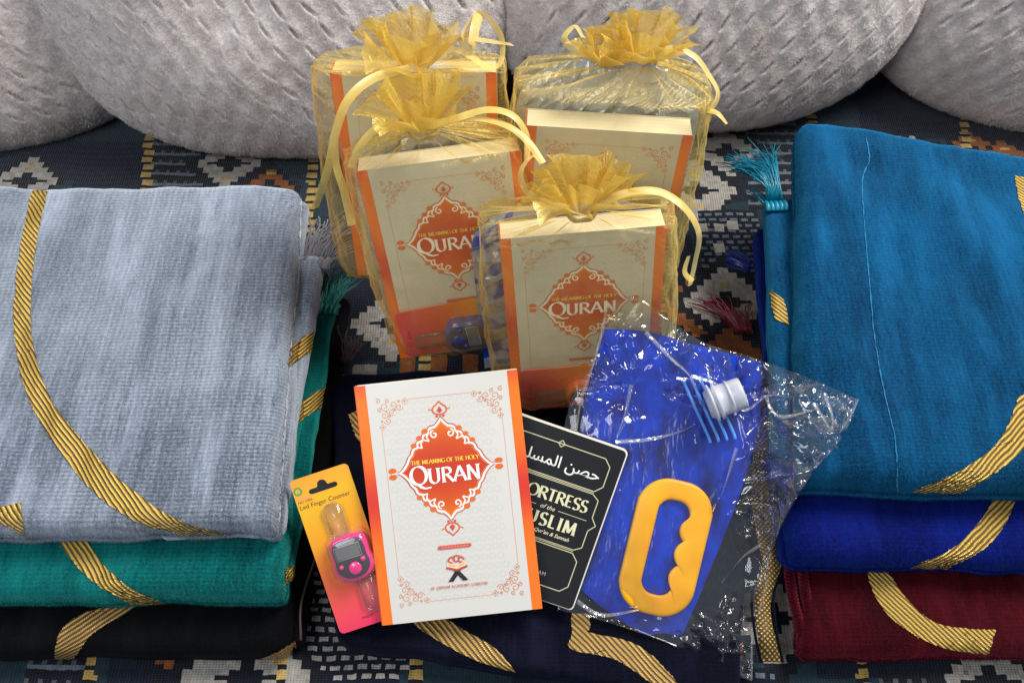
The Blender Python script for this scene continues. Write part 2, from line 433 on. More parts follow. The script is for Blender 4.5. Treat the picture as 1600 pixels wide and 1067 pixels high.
# ================================================================== VELVET MATS
def slab(name, mat, corners, t, seed, parent, rnd=.42, corner=.012, wr=.0040, nu=150, nv=170, edge=.0028, sag=0.0, fuzz=0):
    """soft folded cloth block; corners = world points (TL, TR, BR, BL) of its outline at mid height"""
    TL, TR, BR, BL = [np.array(c, float) for c in corners]
    r = t * rnd
    Lx = (np.linalg.norm(TR - TL) + np.linalg.norm(BR - BL)) / 2; Ly = (np.linalg.norm(BL - TL) + np.linalg.norm(BR - TR)) / 2
    def axis(L, n):
        m = 14
        e = r * (1 - np.cos(np.linspace(0, np.pi / 2, m)))
        mid = np.linspace(r, L - r, n - 2 * m + 2)[1:-1]
        return np.concatenate([e, mid, L - e[::-1]])
    au = axis(Lx, nu); av = axis(Ly, nv)
    U, W = np.meshgrid(au, av)
    def prof(x, L):
        d = np.minimum(np.minimum(x, L - x) / r, 1)
        return np.clip(1 - (1 - d) ** 3, 0, 1) ** .45
    fx = prof(U, Lx); fy = prof(W, Ly)
    h = np.minimum(fx, fy) * (.35 + .65 * np.maximum(fx, fy)) 
    h = np.minimum(fx, fy) * (.45 + .55 * np.maximum(fx, fy))
    u = U / Lx; w = W / Ly
    # round the plan corners
    du = np.minimum(U, Lx - U); dw = np.minimum(W, Ly - W); cr = corner * .5 + r * .2
    k = np.clip(1 - du / cr, 0, 1) * np.clip(1 - dw / cr, 0, 1)
    sh = k * cr * .3
    u2 = (U + np.where(u < .5, 1, -1) * sh) / Lx; w2 = (W + np.where(w < .5, 1, -1) * sh) / Ly
    u2 = u2 + fbm(W, U * 0, .06, seed) * edge * 2 / Lx; w2 = w2 + fbm(U, W * 0, .06, seed + 4) * edge * 2 / Ly
    base = (TL * ((1 - u2) * (1 - w2))[..., None] + TR * (u2 * (1 - w2))[..., None] + BR * (u2 * w2)[..., None] + BL * ((1 - u2) * w2)[..., None])
    wrk = fbm(U, W, .10, seed + 7) * wr * 2 + fbm(U * 1.6, W * .5, .03, seed + 8, 2) * wr * .6
    top = base.copy(); top[..., 2] += h * t / 2 + wrk * h - sag * np.sin(np.pi * u) * h
    bot = base.copy(); bot[..., 2] -= h * t / 2
    n1 = nu * nv
    V = np.vstack([top.reshape(-1, 3), bot.reshape(-1, 3)])
    F = gridfaces(nu, nv, flip=True) + gridfaces(nu, nv, off=n1)
    # stitch the two shells along the rim
    # (rim vertices coincide in height because h = 0 there)
    for i in range(nu - 1):
        for row in (0, nv - 1):
            a = row * nu + i; b = a + 1
            F.append((a, b, b + n1, a + n1) if row == 0 else (b, a, a + n1, b + n1))
    for j in range(nv - 1):
        for cl in (0, nu - 1):
            a = j * nu + cl; b = a + nu
            F.append((b, a, a + n1, b + n1) if cl == 0 else (a, b, b + n1, a + n1))
    if fuzz:
        rs = np.random.RandomState(seed + 500); NTOP = n1
        G = V.reshape(2, nv, nu, 3); T3 = []
        for s_, sg in ((0, 1), (1, -1)):
            g = G[s_]; dU = np.gradient(g, axis=1); dW = np.gradient(g, axis=0)
            N_ = np.cross(dW, dU) * sg; N_ /= np.maximum(np.linalg.norm(N_, axis=-1, keepdims=True), 1e-9)
            N_ = np.where((N_[..., 2:3] * sg) < 0, -N_, N_)
            ar = np.linalg.norm(np.cross(dU, dW), axis=-1); front = np.zeros((nv, nu)); front[nv - 15:, :] = 1.0; front[:, :12] += .5; front[:, -12:] += .5
            front += .12 if s_ == 0 else 0
            cdf = np.cumsum((ar * front).ravel()); K = fuzz if s_ == 0 else fuzz // 3
            pick = np.searchsorted(cdf, rs.rand(K) * cdf[-1]).clip(0, ar.size - 1)
            base_ = g.reshape(-1, 3)[pick] + (rs.rand(K, 1) - .5) * dU.reshape(-1, 3)[pick] + (rs.rand(K, 1) - .5) * dW.reshape(-1, 3)[pick]
            n_ = N_.reshape(-1, 3)[pick]
            dr = n_ * .75 + np.array([0, -.55, -.1]) + rs.randn(K, 3) * .3; dr /= np.linalg.norm(dr, axis=1, keepdims=True)
            sd = np.cross(dr, rs.randn(K, 3)); sd /= np.linalg.norm(sd, axis=1, keepdims=True)
            T3.append(np.stack([base_ - sd * .00020 - n_ * .0003, base_ + sd * .00020 - n_ * .0003, base_ + dr * (.0010 + .0012 * rs.rand(K, 1))], 1).reshape(-1, 3))
        T3 = np.vstack(T3); n0 = len(V); V = np.vstack([V, T3]); F += [(n0 + 3 * i, n0 + 3 * i + 1, n0 + 3 * i + 2) for i in range(len(T3) // 3)]
    return meshobj(name, V, F, mat, parent)

def bvh_of(objs):
    V = []; F = []; n = 0
    for o in objs:
        V += [o.matrix_world @ v.co for v in o.data.vertices]
        F += [tuple(i + n for i in p.vertices) for p in o.data.polygons]; n = len(V)
    return BVHTree.FromPolygons(V, F)

def gold_mat(name, ang, base=(232, 196, 92), deep=(52, 38, 24), pitch=.0035):
    s = NT(name)
    uvn = s.n('ShaderNodeUVMap'); mp = s.n('ShaderNodeMapping'); mp.inputs['Rotation'].default_value = (0, 0, ang)
    s.l(uvn.outputs[0], mp.inputs[0])
    sep = s.n('ShaderNodeSeparateXYZ'); s.l(mp.outputs[0], sep.inputs[0])
    ph = s.math('MULTIPLY', sep.outputs[0], 2 * math.pi / pitch)
    nz = s.noise(mp.outputs[0], 160, 2)
    ph = s.math('ADD', ph, s.math('MULTIPLY', nz, 1.6))
    rib = s.math('MULTIPLY_ADD', s.math('SINE', ph), .5, .5)
    bead = s.math('MULTIPLY_ADD', s.math('SINE', s.math('ADD', s.math('MULTIPLY', sep.outputs[1], 2 * math.pi / .0016), s.math('MULTIPLY', ph, .5))), .5, .5)
    n2 = s.noise(mp.outputs[0], 45, 3)
    col = s.ramp(rib, [(.22, lin(deep)), (.42, lin(base))])
    col = s.mix(s.math('MULTIPLY', s.math('SUBTRACT', 1.0, bead), .45), col, lin((110, 82, 38)))
    col = s.mix(s.math('MULTIPLY', n2, .35), col, lin((150, 112, 60)))
    h = s.math('ADD', rib, s.math('MULTIPLY', bead, .35))
    s.princ(Base_Color=col, Metallic=.45, Roughness=.4, Normal=s.bump(h, .8, .0009))
    return s.m
GOLD_L = gold_mat('gold_thread_falling', math.radians(-40))
GOLD_R = gold_mat('gold_thread_rising', math.radians(48))
GOLD_E = gold_mat('gold_thread_dull_rising', math.radians(52), (196, 160, 92), (50, 34, 22), .0038)  # duller gold for the black mat, ribs rising
GOLD_D = gold_mat('gold_thread_dull', math.radians(-42), (210, 172, 98), (50, 34, 22), .0038)

def band(name, parent, bvh, left, right, mat, n=110, m=10, off=.0010, seed=0, fray=1.2, reach=3.0):
    """woven band that follows the cloth it is sewn into"""
    L = crom(left, n); Rr = crom(right, n)
    rs = random.Random(seed)
    L = L + np.array([[rs.uniform(-fray, fray), rs.uniform(-fray, fray) * .5] for _ in range(n)])
    Rr = Rr + np.array([[rs.uniform(-fray, fray), rs.uniform(-fray, fray) * .5] for _ in range(n)])
    idx = -np.ones((n, m), int); V = []; UV = []
    o = Vector(CAM)
    for i in range(n):
        for j in range(m):
            p = L[i] * (1 - j / (m - 1)) + Rr[i] * (j / (m - 1))
            d = Vector(raydir(p[0], p[1])).normalized()
            hit = bvh.ray_cast(o, d)
            if hit[0] is None: continue
            nn = hit[1] if hit[1].dot(d) < 0 else -hit[1]
            w = hit[0] + nn * off
            idx[i, j] = len(V); V.append(w); UV.append((w.x, w.y + w.z))
    F = []
    for i in range(n - 1):
        for j in range(m - 1):
            q = [idx[i, j], idx[i, j + 1], idx[i + 1, j + 1], idx[i + 1, j]]
            if min(q) < 0: continue
            if max((V[q[0]] - V[q[2]]).length, (V[q[1]] - V[q[3]]).length) > .018: continue
            F.append(q)
    if not F: print('EMPTY BAND', name, left[0]); return None
    o_ = meshobj(name, V, F, mat, parent, uv=UV)
    return o_

def fringe(name, parent, base, width_dir, out_dir, up, width, length, n, mat, r=.00055, curl=.4, seed=0, droop=.3, knot=True, knotmat=None):
    rs = random.Random(seed); acc = Acc()
    base = np.array(base, float); wd = nrm(np.array(width_dir, float)); od = nrm(np.array(out_dir, float)); up = nrm(np.array(up, float))
    clumps = [(rs.gauss(0, .32), rs.gauss(.05, .25), rs.gauss(0, curl), rs.gauss(0, curl), rs.uniform(-.5, .5)) for _ in range(9)]
    for i in range(n):
        cl = rs.choice(clumps)
        f = min(.5, max(-.5, cl[4] + rs.gauss(0, .12)))
        p0 = base + wd * f * width * .9 + up * rs.uniform(-.0025, .0035)
        L = length * rs.uniform(.7, 1.08)
        sp = f * .8 + cl[0] + rs.gauss(0, .09); lift = cl[1] + rs.gauss(0, .06)
        pts = []
        cv = cl[2] + rs.gauss(0, curl * .25); cv2 = cl[3] + rs.gauss(0, curl * .25)
        for k in range(7):
            t = k / 6
            pts.append(p0 + od * L * t * (1 - .12 * t * abs(cv)) + wd * L * (sp * t * .55 + cv * t * t * .4 + .05 * math.sin(3 * t * 3 + i) * t) + up * L * (lift * t - droop * t * t + cv2 * .12 * t * t))
        tube(acc, crom(pts, 10), r, 4, taper=.7)
    o = acc.build(name, mat, parent)
    if knot:
        ka = Acc()
        m = 5
        for i in range(m):
            f = (i + .5) / m - .5
            c = base + wd * f * width - od * .002
            pts = [c - od * .006 + up * .0015, c - od * .002 + up * .0045, c + od * .003 + up * .004, c + od * .006 + up * .0005]
            tube(ka, crom(pts, 8), width / m * .62, 8, taper=.7)
        ka.build('knot', knotmat or mat, o)
    return o

V_GREY = velvet('blue_grey_velvet', lin((82, 94, 112)), lin((168, 178, 194)), (.85, .88, 1, 1), 1.2, .6, .7, .75, .3, .42)
V_TEAL = velvet('green_teal_velvet', lin((0, 56, 60)), lin((0, 122, 120)), (.2, 1, .85, 1), .5, .5, .35)
V_BLACK = velvet('black_velvet', lin((2, 2, 4)), lin((8, 9, 13)), (.3, .35, .5, 1), .4, .02, .3, .3, .2)
V_TURQ = velvet('turquoise_velvet', lin((0, 24, 54)), lin((0, 80, 126)), (.1, .7, 1, 1), .9, .4, .8, .85, .42)
V_ROYAL = velvet('royal_blue_velvet', lin((0, 5, 50)), lin((0, 24, 124)), (.1, .35, 1, 1), .5, .2, .35)
V_RED = velvet('maroon_velvet', lin((24, 0, 5)), lin((78, 0, 14)), (1, .15, .3, 1), .5, .3, .35)
V_NAVY = velvet('navy_velvet', lin((3, 3, 11)), lin((11, 14, 38)), (.3, .4, .9, 1), .5, .04, .3, .5, .3)
T_GREY = plain('grey_thread', lin((96, 94, 100)), .6, .3, Sheen_Weight=.4)
T_TEAL = plain('teal_thread', lin((2, 104, 98)), .4, .5)
T_TURQ = plain('turquoise_thread', lin((6, 122, 150)), .35, .6)
T_ROYAL = plain('royal_blue_thread', lin((6, 38, 110)), .4, .5)
T_RED = plain('maroon_thread', lin((104, 16, 32)), .45, .5)
T_BROWN = plain('brown_thread', lin((82, 66, 70)), .6, .3)

def outline(pts, zs):
    return [at_z(float(p[0]), float(p[1]), float(z)) for p, z in zip(pts, zs)]

# ---- left stack -------------------------------------------------------
blk = thing('prayer_mat', 'folded black velvet mat at the bottom of the left stack, under the teal green one', 'prayer mat', (-.4, .3, 0), 'velvet prayer mats folded in stacks')
def localise(root):
    """children were built in world space: keep them in place under a root that stands at the base"""
    for c in list(root.children):
        c.matrix_parent_inverse = Matrix.Translation(-root.location)
b1 = slab('folded_cloth', V_BLACK, outline([(-160, 420), (520, 430), (452, 1028), (-190, 1030)], [.022] * 4), .042, 11, blk)
b2 = slab('lower_fold', V_BLACK, outline([(250, 430), (548, 470), (478, 1012), (250, 1015)], [.012] * 4), .022, 12, blk, nu=60)
bb = bvh_of([b1, b2])
band('gold_band', blk, bb, [(215, 945), (140, 955), (96, 985), (84, 1030)], [(228, 938), (190, 962), (145, 990), (112, 1032)], GOLD_E, seed=1)
band('gold_band', blk, bb, [(388, 1034), (430, 1018), (462, 1000)], [(412, 1040), (446, 1034), (466, 1032)], GOLD_E, seed=2)
fringe('tassel_fringe', blk, at_z(540, 565, .02), (1, -.2, 0), (-.1, 1, 0), (0, 0, 1), .012, .04, 40, T_BROWN, seed=3, knot=False)
acc = Acc(); tube(acc, [at_z(x, y, z) for x, y, z in crom([(545, 600, .02), (528, 700, .024), (505, 830, .026), (472, 935, .03), (470, 1000, .02)], 30)], .0011, 6)
acc.build('edge_piping', T_BROWN, blk)
localise(blk)

grn = thing('prayer_mat', 'folded teal green velvet mat between the grey and the black mats of the left stack', 'prayer mat', (-.4, .35, .042), 'velvet prayer mats folded in stacks')
g1 = slab('folded_cloth', V_TEAL, outline([(-150, 360), (492, 372), (446, 943), (-180, 938)], [.064] * 4), .042, 21, grn, fuzz=50000)
g2 = slab('lower_fold', V_TEAL, outline([(250, 440), (526, 478), (460, 905), (250, 905)], [.056] * 4), .020, 22, grn, nu=70)
gb = bvh_of([g1, g2])
band('gold_band', grn, gb, [(88, 838), (112, 875), (150, 912), (205, 943)], [(132, 838), (160, 880), (205, 918), (268, 946)], GOLD_L, seed=4)
band('gold_band', grn, gb, [(445, 645), (490, 615), (520, 596)], [(440, 680), (480, 650), (514, 628)], GOLD_R, n=40, seed=5)
band('gold_band', grn, gb, [(444, 890), (464, 880)], [(444, 915), (464, 898)], GOLD_R, n=20, seed=6)
w = at_z(512, 482, .062)
fringe('tassel_fringe', grn, w, (1, -.1, 0), (.25, 1, 0), (0, 0, 1), .026, .05, 130, T_TEAL, seed=7)
localise(grn)

gry = thing('prayer_mat', 'folded blue grey velvet mat with gold bands on top of the left stack', 'prayer mat', (-.4, .4, .084), 'velvet prayer mats folded in stacks')
y1 = slab('folded_cloth', V_GREY, outline([(-170, 305), (476, 306), (440, 836), (-190, 842)], [.112, .112, .108, .108]), .044, 31, gry, rnd=.34, fuzz=70000)
y2 = slab('lower_fold', V_GREY, outline([(250, 395), (506, 408), (446, 815), (250, 820)], [.097] * 4), .020, 32, gry, nu=70)
y3 = slab('middle_fold', V_GREY, outline([(250, 310), (485, 318), (447, 834), (250, 838)], [.103] * 4), .018, 33, gry, nu=70)
yb = bvh_of([y1, y2, y3])
band('gold_band', gry, yb, [(52, 290), (32, 390), (22, 500), (40, 610), (90, 700), (150, 772), (215, 815), (290, 836)],
     [(77, 290), (54, 400), (50, 520), (78, 620), (140, 700), (210, 768), (280, 812), (362, 836)], GOLD_L, n=220, m=14, seed=8, fray=1.5)
band('gold_band', gry, yb, [(-60, 760), (-10, 790), (34, 786)], [(-60, 800), (-10, 812), (40, 838)], GOLD_L, n=50, seed=9)
band('gold_band', gry, yb, [(452, 545), (470, 530), (488, 518)], [(450, 575), (468, 562), (486, 548)], GOLD_R, n=30, seed=10)
w = at_z(492, 410, .102)
fringe('tassel_fringe', gry, w, (1, -.12, 0), (.35, 1, 0), (0, 0, 1), .036, .068, 170, T_GREY, r=.0009, curl=.9, seed=11)
# pale overlocked edge on the right side of the top fold
band('stitched_edge', gry, yb, [(470, 306), (465, 420), (452, 560), (442, 690), (435, 815)], [(472, 306), (467, 420), (454, 560), (444, 690), (437, 815)],
     plain('pale_stitching', lin((190, 196, 206)), .8, .2), n=120, m=3, off=.0008, seed=44, fray=.8)
localise(gry)

# ---- right stack ------------------------------------------------------
red = thing('prayer_mat', 'folded maroon velvet mat with a gold band at the bottom of the right stack', 'prayer mat', (.45, .3, 0), 'velvet prayer mats folded in stacks')
r1 = slab('folded_cloth', V_RED, outline([(1190, 400), (1800, 430), (1800, 1030), (1246, 1030)], [.022] * 4), .044, 41, red, fuzz=40000)
rb = bvh_of([r1])
band('gold_band', red, rb, [(1352, 890), (1372, 940), (1410, 980), (1470, 1010), (1545, 1022)], [(1384, 890), (1420, 940), (1460, 972), (1510, 982), (1557, 984)], GOLD_L, seed=12)
for k, (xa, xb) in enumerate(((1237, 1254), (1258, 1276))):
    acc = Acc(); c = crom([(xa - 6, 880), (xa, 930), (xb - 4, 985), (xb - 2, 1022)], 26)
    pts = [at_z(x, y, z) for (x, y), z in zip(c, np.linspace(.050, .022, 26))]
    for i in range(25):
        a = pts[i]; tube(acc, [a + np.array([-.004, .0015, .001]), a + np.array([0, 0, .0042]), a + np.array([.004, -.0035, .001])], .0018, 6)
    acc.build('braided_edge', V_RED, red)
fringe('tassel_fringe', red, at_z(1165, 520, .03), (1, 0, 0), (-.45, 1, 0), (0, 0, 1), .018, .055, 60, T_RED, curl=.9, seed=13, knot=False)
localise(red)

roy = thing('prayer_mat', 'folded royal blue velvet mat in the middle of the right stack, on the maroon one', 'prayer mat', (.45, .35, .044), 'velvet prayer mats folded in stacks')
q1 = slab('folded_cloth', V_ROYAL, outline([(1205, 330), (1800, 350), (1800, 900), (1224, 886)], [.066] * 4), .044, 51, roy, fuzz=50000)
q2 = slab('lower_fold', V_ROYAL, outline([(1174, 362), (1400, 362), (1400, 880), (1216, 878)], [.060] * 4), .022, 52, roy, nu=70)
qb = bvh_of([q1, q2])
band('gold_band', roy, qb, [(1554, 776), (1530, 815), (1490, 855), (1422, 886)], [(1588, 776), (1572, 815), (1540, 855), (1478, 888)], GOLD_R, seed=14)
fringe('tassel_fringe', roy, at_z(1172, 420, .055), (.3, 1, 0), (-1, .5, 0), (0, 0, 1), .02, .028, 70, T_ROYAL, seed=15, knot=False)
localise(roy)

trq = thing('prayer_mat', 'folded turquoise blue velvet mat on top of the right stack, a pale crease down it', 'prayer mat', (.45, .42, .088), 'velvet prayer mats folded in stacks')
t1 = slab('folded_cloth', V_TURQ, outline([(1240, 208), (1830, 300), (1830, 778), (1240, 768)], [.125, .112, .112, .112]), .050, 61, trq, rnd=.34, fuzz=60000)
t2 = slab('lower_fold', V_TURQ, outline([(1191, 316), (1420, 318), (1420, 745), (1206, 740)], [.100] * 4), .024, 62, trq, nu=70)
tb = bvh_of([t1, t2])
band('gold_band', trq, tb, [(1592, 740 - 120), (1560, 690), (1500, 735), (1424, 768)], [(1640, 600), (1606, 690), (1560, 735), (1500, 770)], GOLD_R, n=130, m=14, seed=16)
band('gold_band', trq, tb, [(1584, 275), (1590, 305), (1604, 350)], [(1640, 284), (1650, 310), (1660, 350)], GOLD_L, n=40, seed=17)
band('gold_band', trq, tb, [(1203, 452), (1207, 478), (1212, 500)], [(1224, 468), (1229, 485), (1232, 508)], GOLD_L, n=24, seed=18)
w = at_z(1211, 322, .110)
fringe('tassel_fringe', trq, w, (1, .05, 0), (-.10, 1, .0), (0, 0, 1), .024, .03, 40, T_TURQ, seed=19)
# the long tuft sweeps over to the left
rs = random.Random(77); acc = Acc()
for i in range(170):
    f = rs.uniform(-1, 1)
    ex, ey = 1150 + rs.gauss(0, 12), 258 + rs.gauss(0, 9)
    mx, my = 1195 + f * 14 + rs.gauss(0, 4), 262 - f * 16 + rs.gauss(0, 4)
    if f > .4: ex += 34; ey -= 18
    if f > .8: ex += 20
    pts = [at_z(1210 + f * 13, 316, .112), at_z(1208 + f * 12, 292, .120 + rs.uniform(0, .006)), at_z(mx, my, .122 + rs.uniform(-.004, .006)), at_z(ex, ey, .100 + rs.gauss(0, .004))]
    tube(acc, crom(pts, 12), .0006, 4, taper=.6)
acc.build('tassel', T_TURQ, trq)
V_CREASE = plain('crease_fluff', lin((14, 104, 148)), .8, .2, Sheen_Weight=.3)
band('crease_line', trq, tb, [(1352, 215), (1357, 250), (1346, 290), (1354, 400), (1366, 530), (1382, 620), (1398, 690), (1402, 768)],
     [(1353.8, 215), (1358.8, 250), (1347.6, 290), (1355.6, 400), (1367.6, 530), (1383.6, 620), (1399.6, 690), (1403.6, 768)], V_CREASE, n=130, m=3, off=.0008, seed=20, fray=.7)
localise(trq)

# ---- navy mat in the middle -------------------------------------------
nav = thing('prayer_mat', 'folded navy blue velvet mat lying alone in the middle, under the loose books', 'prayer mat', (.05, .25, 0), 'velvet prayer mats folded in stacks')
n1_ = slab('folded_cloth', V_NAVY, outline([(520, 585), (1185, 585), (1150, 1105), (522, 1010)], [.016] * 4), .029, 71, nav, rnd=.42, corner=.03)
nb = bvh_of([n1_])
band('gold_band', nav, nb, [(545, 648), (552, 672), (560, 690)], [(562, 640), (572, 668), (580, 700)], GOLD_D, n=20, seed=21)
band('gold_band', nav, nb, [(600, 930), (660, 985), (730, 1025), (792, 1046)], [(640, 920), (710, 975), (770, 1010), (806, 1048)], GOLD_D, n=80, seed=22)
band('gold_band', nav, nb, [(893, 958), (893, 990), (893, 1014), (960, 1030), (1020, 1068)], [(922, 958), (922, 982), (922, 988), (1000, 1010), (1068, 1075)], GOLD_D, n=90, seed=23)
# woven gold selvage down its right side
c = crom([(1186, 560, .05), (1196, 640, .05), (1186, 740, .048), (1196, 830, .046), (1206, 880, .05), (1192, 930, .046), (1196, 985, .044), (1206, 1034, .030)], 120)
wv = []; UV = []
m = 12
for i, (x, y, z) in enumerate(c):
    hw = 15 + 3 * math.sin(i * .11)
    for j in range(m):
        f = j / (m - 1) * 2 - 1
        p = at_z(x + f * hw, y, z + .003 * (1 - f * f) + .0012 * math.sin(i * .35) * (1 - f * f)); wv.append(p); UV.append((p[0], p[1]))
s = NT('gold_selvage')
uvn = s.n('ShaderNodeUVMap')
ck = s.n('ShaderNodeTexWave', bands_direction='DIAGONAL'); ck.inputs['Scale'].default_value = 150; s.l(uvn.outputs[0], ck.inputs[0])
mp = s.n('ShaderNodeMapping'); mp.inputs['Scale'].default_value = (-1, 1, 1); s.l(uvn.outputs[0], mp.inputs[0])
ck2 = s.n('ShaderNodeTexWave', bands_direction='DIAGONAL'); ck2.inputs['Scale'].default_value = 150; s.l(mp.outputs[0], ck2.inputs[0])
hh = s.math('MULTIPLY', ck.outputs[1], ck2.outputs[1])
nz = s.noise(uvn.outputs[0], 60, 2)
s.princ(Base_Color=s.mix(s.math('MULTIPLY', nz, .5), s.ramp(hh, [(.1, lin((48, 38, 26))), (.5, lin((200, 168, 92)))]), lin((120, 90, 40))), Metallic=.4, Roughness=.4, Normal=s.bump(hh, .8, .001))
meshobj('woven_selvage', wv, gridfaces(m, 120), s.m, nav, uv=UV)
acc = Acc()
for sgn in (-1, 1):
    tube(acc, [at_z(x + sgn * 17, y, z) for x, y, z in c], .0013, 6)
acc.build('selvage_piping', V_NAVY, nav)
localise(nav)
# ================================================================== LETTERING AND PRINT (flat printed marks, built as thin faces)
def arcp(cx, cy_, rx, ry, a0, a1, n=18):
    a = np.radians(np.linspace(a0, a1, n)); return [(cx + rx * math.cos(t), cy_ + ry * math.sin(t)) for t in a]
S_ = 'serif'
GLY = {
 'A': (.86, [[(.02, 0), (.42, 1)], [(.42, 1), (.82, 0)], [(.18, .36), (.66, .36)]], [(.02, 0), (.82, 0)]),
 'C': (.80, [arcp(.46, .5, .40, .5, 48, 312, 24)], []),
 'D': (.86, [[(.14, 0), (.14, 1)], [(.14, 1), (.36, 1)] + arcp(.36, .5, .42, .5, 88, -88, 20) + [(.14, 0)]], []),
 'E': (.66, [[(.14, 0), (.14, 1)], [(.14, .97), (.56, .97)], [(.14, .5), (.48, .5)], [(.14, .03), (.58, .03)]], []),
 'F': (.62, [[(.14, 0), (.14, 1)], [(.14, .97), (.56, .97)], [(.14, .5), (.46, .5)]], [(.14, 0)]),
 'G': (.86, [arcp(.46, .5, .40, .5, 48, 340, 24), [(.78, .02), (.78, .42)]], [(.78, .42)]),
 'H': (.86, [[(.14, 0), (.14, 1)], [(.72, 0), (.72, 1)], [(.14, .5), (.72, .5)]], [(.14, 0), (.14, 1), (.72, 0), (.72, 1)]),
 'I': (.34, [[(.17, 0), (.17, 1)]], [(.17, 0), (.17, 1)]),
 'L': (.62, [[(.14, 0), (.14, 1)], [(.14, .03), (.56, .03)]], [(.14, 1)]),
 'M': (1.02, [[(.12, 0), (.16, 1)], [(.16, 1), (.50, .1)], [(.50, .1), (.84, 1)], [(.84, 1), (.90, 0)]], [(.12, 0), (.90, 0)]),
 'N': (.88, [[(.13, 0), (.13, 1)], [(.13, 1), (.75, 0)], [(.75, 0), (.75, 1)]], [(.13, 0), (.75, 1)]),
 'O': (.94, [arcp(.47, .5, .42, .5, 90, 450, 32)], []),
 'Q': (.94, [arcp(.47, .5, .42, .5, 90, 450, 32), [(.42, .02), (.55, -.14), (.78, -.24), (1.10, -.20)]], []),
 'R': (.78, [[(.14, 0), (.14, 1)], [(.14, .98), (.36, .98)] + arcp(.36, .75, .27, .23, 88, -88, 14) + [(.14, .52)], [(.36, .52), (.78, 0)]], [(.14, 0)]),
 'S': (.62, [arcp(.32, .75, .23, .25, 35, 230, 16) + arcp(.31, .25, .25, .25, 70, -145, 16)], []),
 'T': (.72, [[(.36, 0), (.36, 1)], [(.04, .97), (.68, .97)]], [(.36, 0)]),
 'U': (.86, [[(.14, 1), (.14, .34)] + arcp(.42, .33, .28, .33, 180, 360, 16) + [(.70, 1)]], [(.14, 1), (.70, 1)]),
 'Y': (.78, [[(.04, 1), (.39, .48)], [(.74, 1), (.39, .48)], [(.39, .5), (.39, 0)]], [(.04, 1), (.74, 1), (.39, 0)]),
 ' ': (.34, [], []),
}
class Print:
    """accumulates printed marks in page coordinates (x right, y up, metres), each a hair above the last"""
    def __init__(s): s.a = Acc(); s.z = 3e-5; s.hold = False
    def lay(s):
        if not s.hold: s.z += 2.5e-6
        return s.z
    def poly(s, pts, col):
        z = s.lay(); s.a.add([(x, y, z) for x, y in pts], [tuple(range(len(pts)))], lin(col))
    def quadstrip(s, A, B, col):
        z = s.lay(); n = len(A)
        V = [(x, y, z) for x, y in A] + [(x, y, z) for x, y in B]
        s.a.add(V, [(n + i, n + i + 1, i + 1, i) for i in range(n - 1)], lin(col) if np.ndim(col) == 1 else np.array([lin(c) for c in col]))
    def line(s, pts, w, col, nib=None, closed=False):
        p = np.array(pts, float)
        if len(p) < 2: return
        t = np.gradient(p, axis=0)
        if closed: t[0] = t[-1] = p[1] - p[-2]
        t /= np.maximum(np.linalg.norm(t, axis=1), 1e-12)[:, None]
        nn = np.stack([-t[:, 1], t[:, 0]], 1)
        if nib is None: ww = np.full(len(p), w / 2) if np.ndim(w) == 0 else np.asarray(w) / 2
        else:
            th = np.arctan2(t[:, 1], t[:, 0]); ww = (w * .30 + w * .75 * np.abs(np.sin(th - nib)) ** 1.3) / 2
        s.quadstrip(p + nn * ww[:, None], p - nn * ww[:, None], col)
    def text(s, txt, cx, cy_, h, col, weight=.17, spacing=.06, rot=0, arc=0, anchor='c', big=None):
        W = sum((GLY[c][0] + spacing) * (big.get(i, 1) if big else 1) for i, c in enumerate(txt)) - spacing
        x = -W / 2 if anchor == 'c' else 0
        ca, sa = math.cos(rot), math.sin(rot)
        for i, c in enumerate(txt):
            k = big.get(i, 1) if big else 1
            adv, strokes, serifs = GLY[c]
            def T(p):
                X = (x + p[0] * k) * h; Y = (p[1] * k) * h + arc * ((X / (W * h / 2)) ** 2)
                return (cx + X * ca - Y * sa, cy_ + X * sa + Y * ca)
            for st in strokes:
                s.line([T(p) for p in st], weight * h * k, col, nib=math.radians(18))
            for sf in serifs:
                ww = .15
                s.line([T((sf[0] - ww, sf[1] + (.02 if sf[1] < .5 else -.02))), T((sf[0] + ww, sf[1] + (.02 if sf[1] < .5 else -.02)))], .05 * h * k, col)
            x += (adv + spacing) * k
    def sans(s, txt, cx, cy_, h, col, rot=0, anchor='CENTER', shear=0, bold=0):
        cu = bpy.data.curves.new('lettering', 'FONT'); cu.body = txt; cu.size = h * 1.4; cu.align_x = anchor; cu.resolution_u = 2
        cu.shear = shear; cu.offset = bold
        ob = bpy.data.objects.new('lettering', cu); COL.objects.link(ob)
        bpy.context.view_layer.update()
        me = ob.to_mesh()
        ca, sa = math.cos(rot), math.sin(rot); z = s.lay()
        V = [(cx + v.co.x * ca - v.co.y * sa, cy_ + v.co.x * sa + v.co.y * ca, z) for v in me.vertices]
        F = [tuple(p.vertices) for p in me.polygons]
        if V: s.a.add(V, F, lin(col))
        ob.to_mesh_clear(); bpy.data.objects.remove(ob); bpy.data.curves.remove(cu)
def print_mat(name, rough=.35, coat=.15, paper=False):
    s = NT(name); at = s.n('ShaderNodeVertexColor', layer_name='Col')
    nz = s.noise(s.mapping('Object'), 60, 2)
    s.princ(Base_Color=at.outputs[0], Roughness=rough, Coat_Weight=coat, Coat_Roughness=.25, Normal=s.bump(nz, .12, .002)); return s.m
PRINT = print_mat('printed_ink')

